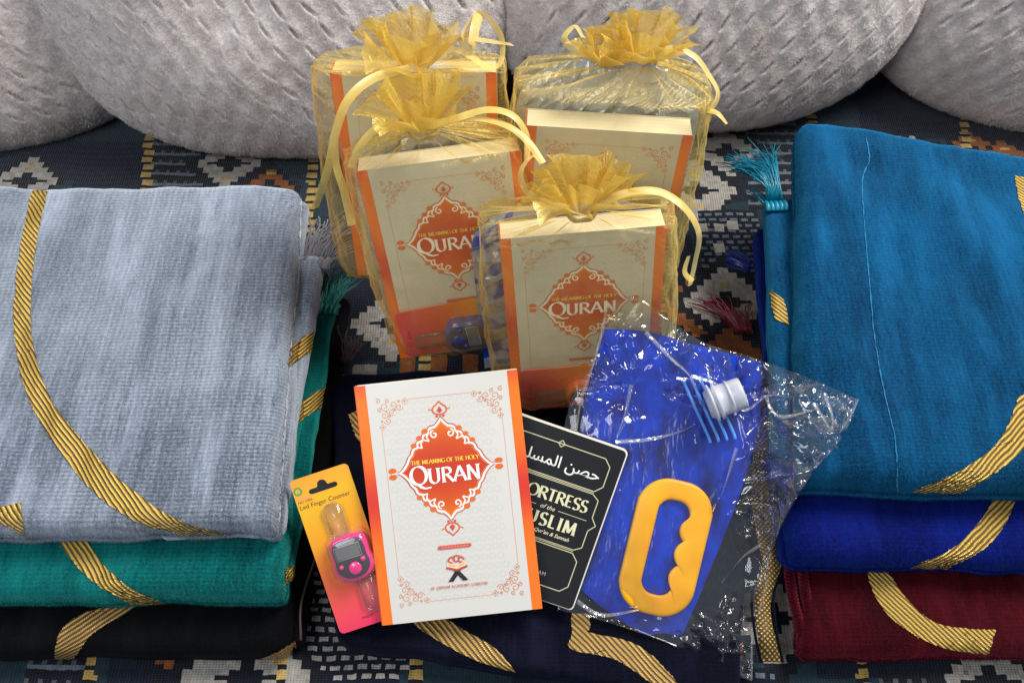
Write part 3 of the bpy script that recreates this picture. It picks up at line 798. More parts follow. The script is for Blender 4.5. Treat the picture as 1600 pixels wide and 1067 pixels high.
WB, HB = .136, .204
def spiral(cx, cy_, r, turns, a0, sgn=1, n=22):
    return [(cx + r * (1 - .8 * t) * math.cos(a0 + sgn * t * turns * 6.283), cy_ + r * (1 - .8 * t) * math.sin(a0 + sgn * t * turns * 6.283)) for t in np.linspace(0, 1, n)]
MEDAL = [(0, 1.0), (.05, .93), (.11, .87), (.15, .84), (.22, .83), (.29, .78), (.31, .72), (.37, .71), (.42, .66), (.44, .59), (.50, .585), (.545, .54), (.555, .47), (.62, .45), (.66, .40), (.68, .34), (.74, .28), (.79, .18), (.86, .09), (.93, .03), (1.0, 0)]
def quran_print(pr):
    """cover artwork; origin at the page centre bottom, x -W/2..W/2, y 0..H"""
    # faint tracery ground
    rs = np.random.RandomState(5)
    tr = (206, 202, 194)
    nx_, ny_ = 13, 22
    pr.lay(); pr.hold = True
    for j in range(ny_):
        for i in range(nx_):
            cx = (-.5 + .17 + .66 * (i + .5 * (j % 2)) / nx_) * WB; cyy = (.085 + .83 * j / (ny_ - 1)) * HB
            r = .0033
            pts = [(cx + r * math.cos(a) * (1 if k % 2 else .6), cyy + r * math.sin(a) * (1 if k % 2 else .6)) for k, a in enumerate(np.linspace(0, 6.283, 17))]
            pr.line(pts, .0006, tr)
    pr.hold = False
    # side strips, orange - red - orange
    for sgn in (-1, 1):
        n = 30
        xo = sgn * WB / 2; xi = sgn * (WB / 2 - .0088)
        ys = np.linspace(0, HB, n)
        cols = []
        for t in np.linspace(0, 1, n):
            a = np.array([246, 120, 34]); b = np.array([214, 60, 46]); o = np.array([238, 88, 44])
            k = math.exp(-((t - .52) / .13) ** 2); c = a * (1 - k) + b * k
            if t > .93: c = c * (1 - (t - .93) / .07) + o * ((t - .93) / .07)
            cols.append(tuple(c))
        lo, hi = (xo, xi) if sgn < 0 else (xi, xo)
        pr.quadstrip([(lo, y) for y in ys], [(hi, y) for y in ys], cols + cols)
    # frame lines
    L, R, T, B = -.5 * WB + .0185, .5 * WB - .0165, HB - .0150, .0165
    c1 = (216, 150, 138)
    for a, b in (((L + .024, T), (R - .024, T)), ((L + .024, B), (R - .024, B)), ((L, B + .024), (L, T - .024)), ((R, B + .024), (R, T - .024))):
        pr.line([a, b], .00045, c1)
    # corner scrolls
    c2 = (214, 138, 104)
    for sx, ox in ((1, L), (-1, R)):
        for sy, oy in ((-1, T), (1, B)):
            def M(pts): return [(ox + sx * x, oy + sy * y) for x, y in pts]
            for (x, y, r, a0, g) in ((.0045, .0045, .0040, .5, 1), (.0115, .0036, .0034, 2, -1), (.0036, .0115, .0034, 5, 1), (.0165, .0058, .0030, 0, 1), (.0058, .0165, .0030, 3, -1),
                                     (.0100, .0095, .0028, 1, 1), (-.0008, -.0008, .0022, 4, 1), (.0065, .0000, .0020, 4, 1), (.0000, .0065, .0020, 1, 1)):
                pr.line(M(spiral(x, y, r, 1.3, a0, g)), .00055, c2)
            for (x, y, r) in ((.0215, .0012, .0026), (.0012, .0215, .0026), (.0128, .0078, .0010), (.0078, .0128, .0010), (.0165, .0010, .0012), (.0010, .0165, .0012)):
                pr.line(M([(x - r, y), (x, y - r), (x + r, y), (x, y + r), (x - r, y)]), .0005, c2)
                pr.poly(M([(x - r * .4, y), (x, y - r * .4), (x + r * .4, y), (x, y + r * .4)]) if sx * sy > 0 else M([(x - r * .4, y), (x, y + r * .4), (x + r * .4, y), (x, y - r * .4)]), (220, 130, 90))
    # medallion
    cx, cyy = 0.0, .625 * HB; hw, hh = .0395, .0425
    q = MEDAL
    full = [(x, y) for x, y in q] + [(x, -y) for x, y in q[::-1][1:]] + [(-x, -y) for x, y in q[1:]] + [(-x, y) for x, y in q[::-1][1:]]
    F = crom(full, 220)
    def S(k): return [(cx + x * hw * k, cyy + y * hh * k) for x, y in F]
    z = pr.lay(); n = len(F); rings = [.02, .3, .55, .8, 1.0]
    V = []; C = []
    for k in rings:
        for x, y in F:
            V.append((cx + x * hw * k, cyy + y * hh * k, z))
            t = min(1, abs(y * k) ** 1.6 + .15 * abs(x * k)); C.append(lin(tuple(np.array([198, 56, 38]) * (1 - t) + np.array([232, 122, 26]) * t)))
    pr.a.add(V, gridfaces(n, len(rings), flip=True), np.array(C))
    pr.line(S(1.0), .0016, (250, 246, 240)); pr.line(S(1.055), .00075, (206, 76, 56)); pr.line(S(.94), .0004, (240, 150, 90))
    for sx in (-1, 1):
        for sy in (-1, 1):
            def M(pts): return [(cx + sx * x * hw, cyy + sy * y * hh) for x, y in pts]
            pr.line(M(spiral(.17, .70, .085, 1.1, 1.4, -1)), .0012, (252, 248, 242))
            pr.line(M(crom([(.27, .76), (.33, .66), (.29, .58), (.37, .60), (.44, .63)], 16)), .0011, (252, 248, 242))
            pr.line(M(crom([(.43, .62), (.47, .53), (.45, .46), (.52, .47), (.58, .46)], 16)), .0011, (252, 248, 242))
            for (x, y, r) in ((.36, .78, .055), (.49, .655, .05), (.62, .52, .05)):
                pr.poly([(cx + sx * (x + r * math.cos(a) * (1.3)) * hw, cyy + sy * (y + r * math.sin(a)) * hh) for a in (np.linspace(0, 6.283, 13)[:-1] * (sx * sy))], (226, 108, 48))
    # finials
    for sy in (-1, 1):
        def M(pts): return [(cx + x, cyy + sy * (hh + y)) for x, y in pts]
        o = [(0, .0145), (.0022, .0122), (.0050, .0100), (.0058, .0068), (.0040, .0046), (0, .0034), (-.0040, .0046), (-.0058, .0068), (-.0050, .0100), (-.0022, .0122), (0, .0145)]
        pr.line(M(crom(o, 40)), .0011, (218, 92, 48))
        for g in (-1, 1):
            pr.line(M([(g * .0052, .0085), (g * .0078, .0078), (g * .0092, .0090)]), .0008, (226, 112, 50))
            pr.poly([(cx + g * .0028 + .0011 * math.cos(a), cyy + sy * (hh + .0022) + .0011 * math.sin(a)) for a in np.linspace(0, 6.283, 9)[:-1]], (218, 80, 48))
        pr.poly(M([(0, .0105), (-.0024, .0068), (0, .0046), (.0024, .0068)][:: sy]), (214, 76, 50))
    for sx in (-1, 1):
        for g in (-1, 1):
            pr.poly([(cx + sx * (hw + .0052) + .0034 * math.cos(a), cyy + g * .0026 + .0023 * math.sin(a)) for a in np.linspace(0, 6.283, 13)[:-1]], (226, 104, 44))
        pr.line([(cx + sx * (hw + .0002), cyy), (cx + sx * (hw + .006), cyy)], .0008, (250, 246, 240))
    # words
    pr.text('THE MEANING OF THE HOLY', cx, cyy + .0058, .0034, (250, 214, 70), weight=.21, spacing=.03)
    pr.text('QURAN', cx - .0012, cyy - .0112, .0126, (255, 252, 248), weight=.19, spacing=.03, big={0: 1.22})
    # red rounded label, emblem, publisher line
    pr.poly([(cx + x, .0612 + y) for x, y in ((-.0135, -.0016), (.0135, -.0016), (.0143, 0), (.0135, .0016), (-.0135, .0016), (-.0143, 0))], (214, 92, 78))
    for k in range(9): pr.line([(cx - .011 + k * .0026, .0612), (cx - .0094 + k * .0026, .0612)], .0007, (228, 150, 136))
    ey = .0400
    for g in (-1, 1):
        pts = [(cx + g * .0085, ey - .0085), (cx + g * .0040, ey - .0085), (cx - g * .0030, ey + .0005), (cx + g * .0015, ey + .0005)]
        pr.poly(pts if g < 0 else pts[::-1], (44, 40, 48))
    pr.poly([(cx - .0090, ey + .0028), (cx, ey - .0002), (cx + .0090, ey + .0028), (cx + .0090, ey + .0042), (cx, ey + .0014), (cx - .0090, ey + .0042)], (190, 70, 50))
    for g in (-1, 1):
        pts = [(cx, ey + .0018), (cx + g * .0085, ey + .0046), (cx + g * .0078, ey + .0082), (cx, ey + .0052)]
        pr.poly(pts if g > 0 else pts[::-1], (246, 206, 170)); pr.line([(cx + g * .002, ey + .0045), (cx + g * .0065, ey + .0060)], .0005, (214, 110, 70))
    pr.line([(cx + .0085 * math.cos(a), ey + .0068 + .0072 * math.sin(a)) for a in np.linspace(.3, 2.84, 14)], .0006, (196, 196, 200))
    for (x, y, r) in ((-.004, .0098, .0024), (.0005, .0108, .0026), (.0042, .0096, .0022)):
        pr.line([(cx + x + r * math.cos(a), ey + y + r * math.sin(a)) for a in np.linspace(0, 5, 12)], .0012, (216, 74, 50))
    pr.text('AL QURAN ACADEMY LONDON', cx, .0262, .0024, (206, 112, 100), weight=.16, spacing=.10)

def frame_from(tl, tr, bottom, W, H, far=True):
    """world frame of a flat rectangle: top edge seen from pixel tl to tr, left edge ending on the ray through `bottom`"""
    d = W * FPX / math.hypot(tr[0] - tl[0], tr[1] - tl[1])
    for _ in range(3):
        A = P(*tl, d); B = P(*tr, d); d *= W / np.linalg.norm(B - A)
    A = P(*tl, d); B = P(*tr, d); X = nrm(B - A)
    r = raydir(float(bottom[0]), float(bottom[1]))
    # |CAM + r t - A| = H
    q = CAM - A; a_ = r @ r; b_ = 2 * r @ q; c_ = q @ q - H * H; disc = b_ * b_ - 4 * a_ * c_
    if disc < 0: t = -b_ / (2 * a_)
    else: t = (-b_ + (1 if far else -1) * math.sqrt(disc)) / (2 * a_)
    C_ = CAM + r * t
    Y = nrm((A - C_) - X * ((A - C_) @ X)); N = np.cross(X, Y)
    O = (A + B) / 2 - Y * H               # bottom centre of the front face
    M = Matrix.Identity(4)
    for i in range(3): M[i][0] = X[i]; M[i][1] = Y[i]; M[i][2] = N[i]; M[i][3] = O[i]
    return M

def boxmesh(acc, x0, x1, y0, y1, z0, z1, col=(1, 1, 1), r=0, n=5):
    """box with rounded plan corners, extruded along z"""
    pts = []
    if r <= 0: pts = [(x0, y0), (x1, y0), (x1, y1), (x0, y1)]
    else:
        for cx, cyy, a in ((x0 + r, y0 + r, 180), (x1 - r, y0 + r, 270), (x1 - r, y1 - r, 0), (x0 + r, y1 - r, 90)):
            pts += arcp(cx, cyy, r, r, a, a + 90, n)
    m = len(pts)
    V = [(x, y, z0) for x, y in pts] + [(x, y, z1) for x, y in pts]
    F = [tuple(range(m))[::-1], tuple(range(m, 2 * m))] + [(i, (i + 1) % m, m + (i + 1) % m, m + i) for i in range(m)]
    acc.add(V, F, col)
def pages_mat():
    s = NT('page_edges'); v = s.mapping('Object', (1, 1, 4000)); nz = s.noise(v, 1, 2, .7)
    s.princ(Base_Color=s.ramp(nz, [(.3, lin((206, 198, 180))), (.7, lin((244, 238, 222)))]), Roughness=.8, Normal=s.bump(nz, .3, .0006)); return s.m
PAGES = pages_mat(); COVER = plain('white_card_cover', lin((214, 211, 204)), .4, .4)
SPINE_O = plain('orange_card_spine', lin((226, 84, 36)), .4, .4)
_qmesh = {}
def quran_book(M, label, t, group=None):
    root = thing('book', label, 'book', group=group)
    root.matrix_world = M
    a = Acc(); boxmesh(a, -WB / 2, WB / 2, 0, HB, -.0006, 0, r=.0012, n=3); a.build('front_cover', COVER, root, smooth=False)
    a = Acc(); boxmesh(a, -WB / 2, WB / 2, 0, HB, -t, -t + .0006, r=.0012, n=3); a.build('back_cover', COVER, root, smooth=False)
    a = Acc(); boxmesh(a, -WB / 2 + .0006, WB / 2 - .0010, .0008, HB - .0008, -t + .0006, -.0006); a.build('page_block', PAGES, root, smooth=False)
    a = Acc(); boxmesh(a, -WB / 2 - .0006, -WB / 2 + .0001, 0, HB, -t, -.0001); a.build('spine', SPINE_O, root, smooth=False)
    if 'q' not in _qmesh:
        pr = Print(); quran_print(pr); _qmesh['q'] = pr.a.build('cover_print', PRINT, root, smooth=False, cols=True)
    else:
        c = _qmesh['q'].copy(); COL.objects.link(c); c.parent = root
    return root
BM_FRONT = frame_from((554, 604), (808, 577), (596, 977), WB, HB)
quran_book(BM_FRONT, 'loose white and orange book with the word QURAN, outside the bags at the front', .009, 'white and orange books')

# ---- small black book -------------------------------------------------
def black_book():
    W, H = .110, .145
    # right edge from (980,708) to (909,958)
    d = .742
    TRp = P(980, 708, d); X0 = None
    tlpx = (980 - 190 * .945, 708 - 62); 
    M = frame_from((790, 640.5), (980, 706), (712, 890), W, H); print('BLACK', M @ Vector((W/2,H,0)), M @ Vector((W/2,0,0)))
    t = .008
    root = thing('book', 'small black book with cream Arabic and English lettering, half behind the loose white book', 'book')
    root.matrix_world = M
    blackm = plain('black_cover', lin((24, 25, 28)), .32, .5, Coat_Weight=.3, Coat_Roughness=.2)
    a = Acc(); boxmesh(a, -W / 2, W / 2, 0, H, -.0005, 0, r=.004, n=5); a.build('front_cover', blackm, root, smooth=False)
    a = Acc(); boxmesh(a, -W / 2, W / 2, 0, H, -t, -t + .0005, r=.004, n=5); a.build('back_cover', blackm, root, smooth=False)
    a = Acc(); boxmesh(a, -W / 2 + .001, W / 2 + .0012, -.0008, H + .0012, -t + .0005, -.0005, r=.004, n=5); a.build('page_block', PAGES, root, smooth=False)
    pr = Print(); cr = (206, 200, 160); wh = (240, 238, 230)
    hx = W / 2 - .0095; c = .006
    pts = lambda x0, x1, y0, y1: [(x0 + c, y0), (x1 - c, y0), (x1, y0 + c), (x1, y1 - c), (x1 - c, y1), (x0 + c, y1), (x0, y1 - c), (x0, y0 + c), (x0 + c, y0)]
    top = H - .0115
    for p in (pts(-hx, hx, top - .030, top), pts(-hx, hx, .012, .047)): 
        for i in range(len(p) - 1): pr.line([p[i], p[i + 1]], .0008, cr)
    # middle panel with pointed right and left sides
    y0, y1 = .0500, top - .0325; ym = (y0 + y1) / 2
    for s_ in (-1, 1):
        q = [(s_ * (hx - .006), y1), (s_ * hx, y1 - .004), (s_ * hx, ym + .006), (s_ * (hx + .0050), ym), (s_ * hx, ym - .006), (s_ * hx, y0 + .004), (s_ * (hx - .006), y0)]
        for i in range(6): pr.line([q[i], q[i + 1]], .0008, cr)
    for y in (y1, y0, y1 + .0012, y0 - .0012): pr.line([(-hx + .006, y), (hx - .006, y)], .0006, cr)
    d_ = .0030
    for i in range(4):
        a4 = [(0, top + d_), (d_, top), (0, top - d_), (-d_, top), (0, top + d_)]; pr.line([a4[i], a4[i + 1]], .0007, cr)
    pr.sans('\uFEE2\uFEE0\uFEB4\uFEE4\uFEDF\uFE8D \uFEE6\uFEBC\uFEA3', .0035, top - .0205, .0098, wh, bold=.00012)
    pr.text('FORTRESS', .0085, ym + .0080, .0103, (222, 218, 178), weight=.21, spacing=.02)
    pr.sans('of the', .006, ym + .0005, .0040, (222, 218, 178), shear=.35)
    for s_ in (-1, 1): pr.line([(.006 + s_ * .010, ym + .0020), (.006 + s_ * (hx - .010), ym + .0020)], .0005, cr)
    pr.text('MUSLIM', .0075, ym - .0140, .0110, (222, 218, 178), weight=.22, spacing=.13)
    pr.sans("from the Qur'an & Sunnah", .008, ym - .0205, .0033, (222, 218, 178), shear=.35, bold=.00006)
    # publisher mark
    for p in ([(.003, .036), (.011, .036), (.0105, .028), (.007, .0255), (.0035, .028), (.003, .036)], [(.005, .034), (.009, .034), (.009, .029), (.005, .029), (.005, .034)]):
        for i in range(len(p) - 1): pr.line([p[i], p[i + 1]], .0006, (190, 190, 186))
    pr.sans('DARUSSALAM', .009, .0205, .0034, (190, 190, 186)); pr.sans('International', .008, .0150, .0028, (200, 200, 190))
    pr.a.build('cover_print', PRINT, root, smooth=False, cols=True)
    return M
BM_BLACK = black_book()
# ================================================================== FILMS: organza, clear plastic
def organza(name, col=(232, 196, 96), base=.20, edge=.62, gloss=.10):
    s = NT(name)
    lw = s.n('ShaderNodeLayerWeight'); lw.inputs['Blend'].default_value = .35
    v = s.mapping('Object')
    wv = s.n('ShaderNodeTexWave', bands_direction='DIAGONAL'); wv.inputs['Scale'].default_value = 120; wv.inputs['Distortion'].default_value = 6; s.l(v, wv.inputs[0])
    nz = s.noise(v, 45, 3)
    n2 = s.noise(s.mapping('Object', (900, 900, 900)), 1, 2)
    fac = s.math('ADD', s.math('MULTIPLY', lw.outputs['Facing'], edge), base)
    fac = s.math('MULTIPLY', fac, s.math('ADD', .62, s.math('ADD', s.math('MULTIPLY', nz, .35), s.math('MULTIPLY', n2, .45))))
    fac = s.math('MINIMUM', fac, .93)
    tr = s.n('ShaderNodeBsdfTransparent'); tr.inputs[0].default_value = (1.0, .96, .82, 1)
    df = s.n('ShaderNodeBsdfDiffuse'); df.inputs[0].default_value = (*lin(col), 1)
    tl = s.n('ShaderNodeBsdfTranslucent'); tl.inputs[0].default_value = (*lin(col), 1)
    gl = s.n('ShaderNodeBsdfGlossy'); gl.inputs[0].default_value = (*lin((255, 236, 170)), 1); gl.inputs['Roughness'].default_value = .32
    nn = s.bump(s.math('ADD', wv.outputs[1], n2), .5, .0008)
    for g in (df, gl): s.l(nn, g.inputs['Normal'])
    m1 = s.n('ShaderNodeMixShader'); m1.inputs[0].default_value = .45; s.l(df.outputs[0], m1.inputs[1]); s.l(tl.outputs[0], m1.inputs[2])
    m2 = s.n('ShaderNodeMixShader'); m2.inputs[0].default_value = gloss * 2.2; s.l(m1.outputs[0], m2.inputs[1]); s.l(gl.outputs[0], m2.inputs[2])
    m3 = s.n('ShaderNodeMixShader'); s.l(fac, m3.inputs[0]); s.l(tr.outputs[0], m3.inputs[1]); s.l(m2.outputs[0], m3.inputs[2])
    s.l(m3.outputs[0], s.out.inputs[0]); return s.m
ORG = organza('gold_organza', (255, 230, 152), base=.085, edge=.5)
ORG_R = organza('gold_organza_ruffle', (255, 222, 108), base=.32, edge=.6, gloss=.12)
def satin(name, col):
    s = NT(name); s.princ(Base_Color=lin(col), Roughness=.36, Specular_IOR_Level=.5, Sheen_Weight=.3, Alpha=s.ramp(s.noise(s.mapping('Object'), 90, 2), [(.2, (.55,) * 3), (.8, (.85,) * 3)])); return s.m
SATIN = satin('gold_satin_ribbon', (222, 194, 104))
def film(name, haze=.03, tint=(1, 1, 1), rough=.07, k=1.6, hazecol=(.8, .85, .95), bumps=True):
    s = NT(name)
    fr = s.n('ShaderNodeLayerWeight'); fr.inputs['Blend'].default_value = .5
    v = s.mapping('Object')
    tr = s.n('ShaderNodeBsdfTransparent'); tr.inputs[0].default_value = (*tint, 1)
    gl = s.n('ShaderNodeBsdfGlossy'); gl.inputs['Roughness'].default_value = rough
    if bumps:
        vo = s.n('ShaderNodeTexVoronoi', feature='DISTANCE_TO_EDGE'); vo.inputs['Scale'].default_value = 55; 
        nzv = s.n('ShaderNodeTexNoise'); nzv.inputs['Scale'].default_value = 30; s.l(v, nzv.inputs[0])
        mx = s.mix(.06, v, nzv.outputs['Color']); s.l(mx, vo.inputs['Vector'])
        h = s.math('MINIMUM', vo.outputs['Distance'], .12)
        nz = s.noise(v, 25, 3, .6)
        nn = s.bump(s.math('ADD', s.math('MULTIPLY', h, 1.2), nz), .35, .010)
        s.l(nn, gl.inputs['Normal']); s.l(nn, fr.inputs['Normal'])
    m = s.n('ShaderNodeMixShader'); s.l(s.math('MINIMUM', s.math('MULTIPLY', s.math('ADD', .028, s.math('MULTIPLY', s.math('POWER', fr.outputs['Facing'], 2.5), .9)), k), .9), m.inputs[0]); s.l(tr.outputs[0], m.inputs[1]); s.l(gl.outputs[0], m.inputs[2])
    hz = s.n('ShaderNodeBsdfDiffuse'); hz.inputs[0].default_value = (*hazecol, 1)
    m2 = s.n('ShaderNodeMixShader'); m2.inputs[0].default_value = haze; s.l(m.outputs[0], m2.inputs[1]); s.l(hz.outputs[0], m2.inputs[2])
    s.l(m2.outputs[0], s.out.inputs[0]); return s.m
FILM = film('clear_film', .03)
FILM_W = film('clear_film_dense', .22, k=3.2, rough=.14)
JUG_BLUE = film('blue_pouch_film', .55, (.35, .5, .95), .2, 1.4, lin((30, 70, 190)))
JUG_CLEAR = film('pale_pouch_film', .48, (.9, .93, .97), .18, 3.0, lin((205, 214, 232)))

def ribbon(acc, pts, w, twist0=0., twist1=0., m=4, n=60, lift=(0, -.55, .83), twaves=0):
    p = crom(pts, n); tan = np.gradient(p, axis=0); V = []
    for i in range(n):
        t = nrm(tan[i]); a = nrm(np.cross(t, np.array(lift))); b = np.cross(a, t)
        th = twist0 + (twist1 - twist0) * i / (n - 1) + twaves * math.sin(i * .22)
        d = math.cos(th) * a + math.sin(th) * b
        for j in range(m):
            f = j / (m - 1) - .5
            V.append(p[i] + d * f * w + b * (.0006 * (1 - 4 * f * f)))
    acc.add(V, gridfaces(m, n))

def pxpath(pts): return [P(x, y, d) for x, y, d in pts]

def jug_device(M):  pass

# ------------------------------------------------------------------ digital counter on a card
def grad_card_mat():
    s = NT('card_gradient'); tc = s.n('ShaderNodeTexCoord'); sp = s.n('ShaderNodeSeparateXYZ'); s.l(tc.outputs['Object'], sp.inputs[0])
    y = s.math('MULTIPLY', sp.outputs[1], 1 / .140)
    d = s.math('ADD', y, s.math('MULTIPLY', sp.outputs[0], -1.6))
    col = s.ramp(d, [(.0, lin((232, 52, 96))), (.22, lin((236, 84, 78))), (.42, lin((238, 120, 50))), (.60, lin((234, 158, 30))), (.82, lin((238, 180, 30))), (1.0, lin((240, 160, 44)))])
    s.princ(Base_Color=col, Roughness=.3, Coat_Weight=.4, Coat_Roughness=.15); return s.m
CARDM = grad_card_mat()
CLEARP = film('clear_blister', .035, (1, 1, 1), .06, .9, (1, .9, .85), bumps=False)
def counter_card(M, label, body_col, group, W=.054, H=.138, cid=0):
    root = thing('counter_card', label, 'finger counter', group=group); root.matrix_world = M
    # solid card; the dark opening of its hanging slot is painted on flat
    out = arcp(-W / 2 + .004, .004, .004, .004, 180, 270, 6) + arcp(W / 2 - .004, .004, .004, .004, 270, 360, 6) + arcp(W / 2 - .004, H - .004, .004, .004, 0, 90, 6) + arcp(-W / 2 + .004, H - .004, .004, .004, 90, 180, 6)
    a = Acc(); m = len(out)
    V = [(x, y, 0) for x, y in out] + [(x, y, -.0008) for x, y in out]
    a.add(V, [tuple(range(m)), tuple(range(m, 2 * m))[::-1]] + [((i + 1) % m, i, m + i, m + (i + 1) % m) for i in range(m)])
    a.build('card', CARDM, root, smooth=False)
    pr = Print(); pr.z = 1.2e-4
    sl = arcp(.0105, H - .0140, .0022, .0022, -90, 90, 5) + [(.0050, H - .0118)] + arcp(0, H - .0108, .0042, .0042, 0, 180, 8) + [(-.0050, H - .0118)] + arcp(-.0105, H - .0140, .0022, .0022, 90, 270, 5)
    pr.poly(sl, (14, 14, 20))
    pr.line([(-.0215 + .0030 * math.cos(t), H - .0105 + .0030 * math.sin(t)) for t in np.linspace(.6, 6.9, 20)], .0016, (70, 160, 90))
    pr.sans('Led Finger Counter', -.0245, H - .0265, .0040, (60, 44, 20), anchor='LEFT')
    pr.sans('NO.1084', -.0245, H - .0212, .0024, (120, 70, 30), anchor='LEFT')
    pr.line([(-.0245, H - .0172), (-.0125, H - .0172)], .0014, (238, 150, 120))
    pr.a.build('card_print', PRINT, root, smooth=False, cols=True)
    pr = Print(); pr.z = 1.2e-4; pr.sans('MADE', -.004, .0065, .0026, (120, 30, 40), anchor='LEFT')
    pr.a.build('small_print', PRINT, root, smooth=False, cols=True)
    # clear strap halves with holes (small bumps)
    def strap(cx, y0, y1, holes):
        a = Acc(); boxmesh(a, cx - .0085, cx + .0085, y0, y1, .0012, .0030, r=.0082, n=10)
        for hy in holes:
            tube(a, [(cx + .0016 * math.cos(t), hy + .0016 * math.sin(t), .0034) for t in np.linspace(0, 6.283, 14)], .0004, 4)
        tube(a, [(cx + x, y, .0032) for x, y in arcp(0, y1 - .0085, .0083, .0083, 0, 180, 14)], .0005, 4)
        tube(a, [(cx - .0083, y1 - .0085, .0032), (cx - .0083, y0 + .006, .0032)], .0004, 4); tube(a, [(cx + .0083, y1 - .0085, .0032), (cx + .0083, y0 + .006, .0032)], .0004, 4)
        return a.build('strap', CLEARP, root)
    strap(.002, .078, .1105, [.104, .098, .0915, .085]); strap(.010, .010, .046, [.036, .029, .022])
    # counter body: bell shaped, wide at the screen
    prof = [(0, .0165), (.0085, .0160), (.0130, .0130), (.0142, .0070), (.0140, .0000), (.0150, -.0050), (.0140, -.0110), (.0095, -.0160), (.0040, -.0180), (0, -.0183)]
    pts = crom([(x, y) for x, y in prof] + [(-x, y) for x, y in prof[::-1][1:]], 60)[:-1]
    bc = plain('counter_body_%d' % cid, lin(body_col), .28, .6, Coat_Weight=.6, Coat_Roughness=.08)
    cx, cyy = .006, .062
    a = Acc(); lv = [(1.0, .001), (1.03, .004), (1.0, .0085), (.93, .0102), (.86, .0108), (.5, .0110), (.01, .0110)]
    V = []
    for k, z in lv: V += [(cx + x * k * 1.12, cyy + y * k * 1.12, z) for x, y in pts]
    a.add(V, gridfaces(len(pts), len(lv), wrapu=True, flip=True)); body = a.build('counter_body', bc, root)
    fm = plain('counter_face', lin((52, 44, 56)), .35, .5, Coat_Weight=.5)
    a = Acc(); V = []
    for k, z in ((.97, .0106), (.95, .0120), (.92, .0123), (.01, .0124)): V += [(cx + x * k * 1.0, cyy + (y + .0004) * k * 1.0, z) for x, y in pts]
    a.add(V, gridfaces(len(pts), 4, wrapu=True, flip=True)); a.build('face_plate', fm, body)
    a = Acc(); boxmesh(a, cx - .0108, cx + .0096, cyy + .0012, cyy + .0108, .0124, .0130, r=.0012); scr = a.build('screen', plain('lcd', lin((104, 104, 104)), .12, .6, Coat_Weight=1.0, Coat_Roughness=.03), body, smooth=False)
    a = Acc(); tube(a, [(cx - .0115, cyy + .0005, .0132), (cx + .0103, cyy + .0005, .0132), (cx + .0103, cyy + .0115, .0132), (cx - .0115, cyy + .0115, .0132), (cx - .0115, cyy + .0005, .0132)], .0005, 4)
    a.build('screen_rim', plain('rim', lin((150, 146, 150)), .3), scr)
    for (x, y, r) in ((.0012, -.0088, .0054), (-.0096, -.0050, .0019), (.0098, -.0030, .0021)):
        a = Acc(); V = []
        for k, z in ((1.0, .0122), (1.0, .0134), (.8, .0140), (.05, .0142)):
            V += [(cx + x + r * k * math.cos(t), cyy + y + r * k * math.sin(t), z) for t in np.linspace(0, 6.283, 25)[:-1]]
        a.add(V, gridfaces(24, 4, wrapu=True)); a.build('button', bc, body)
    # blister dome over it: a clear rounded bubble
    a = Acc(); V = []
    for k, z in ((1.30, .0005), (1.26, .010), (1.18, .0145), (.9, .0160), (.4, .0166), (.02, .0167)):
        V += [(cx + x * k, cyy + (y + .001) * k, z) for x, y in pts]
    a.add(V, gridfaces(len(pts), 6, wrapu=True, flip=True)); a.build('blister', CLEARP, root)
    return root

# ------------------------------------------------------------------ crumpled clear pack behind a book
def crinkle_grid(nx, ny, seed, amp, jit=.35):
    rs = np.random.RandomState(seed)
    gx, gy = np.meshgrid(np.linspace(0, 1, nx), np.linspace(0, 1, ny))
    gx = gx + rs.uniform(-jit, jit, gx.shape) / (nx - 1) * (gx > 0) * (gx < 1); gy = gy + rs.uniform(-jit, jit, gy.shape) / (ny - 1) * (gy > 0) * (gy < 1)
    return gx, gy, rs.uniform(-1, 1, gx.shape) * amp
def packed_pouch(label, M, x0, x1, y0, y1, z0, z1, seed, mat, colour_patch=None, group='clear plastic packed pouches in the gift bags'):
    root = thing('folded_pouch', label, 'water pouch', group=group); root.matrix_world = M
    nx, ny = 18, 26
    def shell(sc, sd, mt, nm):
        gx, gy, h = crinkle_grid(nx, ny, sd, .0050)
        ex = 1 - np.abs(2 * gx - 1) ** 4; ey = 1 - np.abs(2 * gy - 1) ** 6
        e = np.clip(ex * ey, 0, 1) ** .5
        # rounded plan corners
        X = x0 + (x1 - x0) * (.5 + (gx - .5) * (1 - .10 * np.clip((gy - .8) / .2, 0, 1) ** 2)); Y = y0 + (y1 - y0) * (gy - .10 * np.abs(2 * gx - 1) ** 3 * np.clip((gy - .6) / .4, 0, 1))
        zc = (z0 + z1) / 2; ht = (z1 - z0) / 2
        A = np.stack([X, Y, zc + e * ht * sc + h * e], -1).reshape(-1, 3)
        B = np.stack([X, Y, zc - e * ht * sc + h * e * .5], -1).reshape(-1, 3)
        V = np.vstack([A, B]); F = []
        for f in gridfaces(nx, ny): F += [(f[0], f[1], f[2]), (f[0], f[2], f[3])]
        for f in gridfaces(nx, ny, off=nx * ny, flip=True): F += [(f[0], f[1], f[2]), (f[0], f[2], f[3])]
        return meshobj(nm, V, F, mt, root, smooth=False)
    shell(.82, seed + 1, mat, 'folded_bag'); shell(1.0, seed, FILM_W, 'sleeve')
    return root

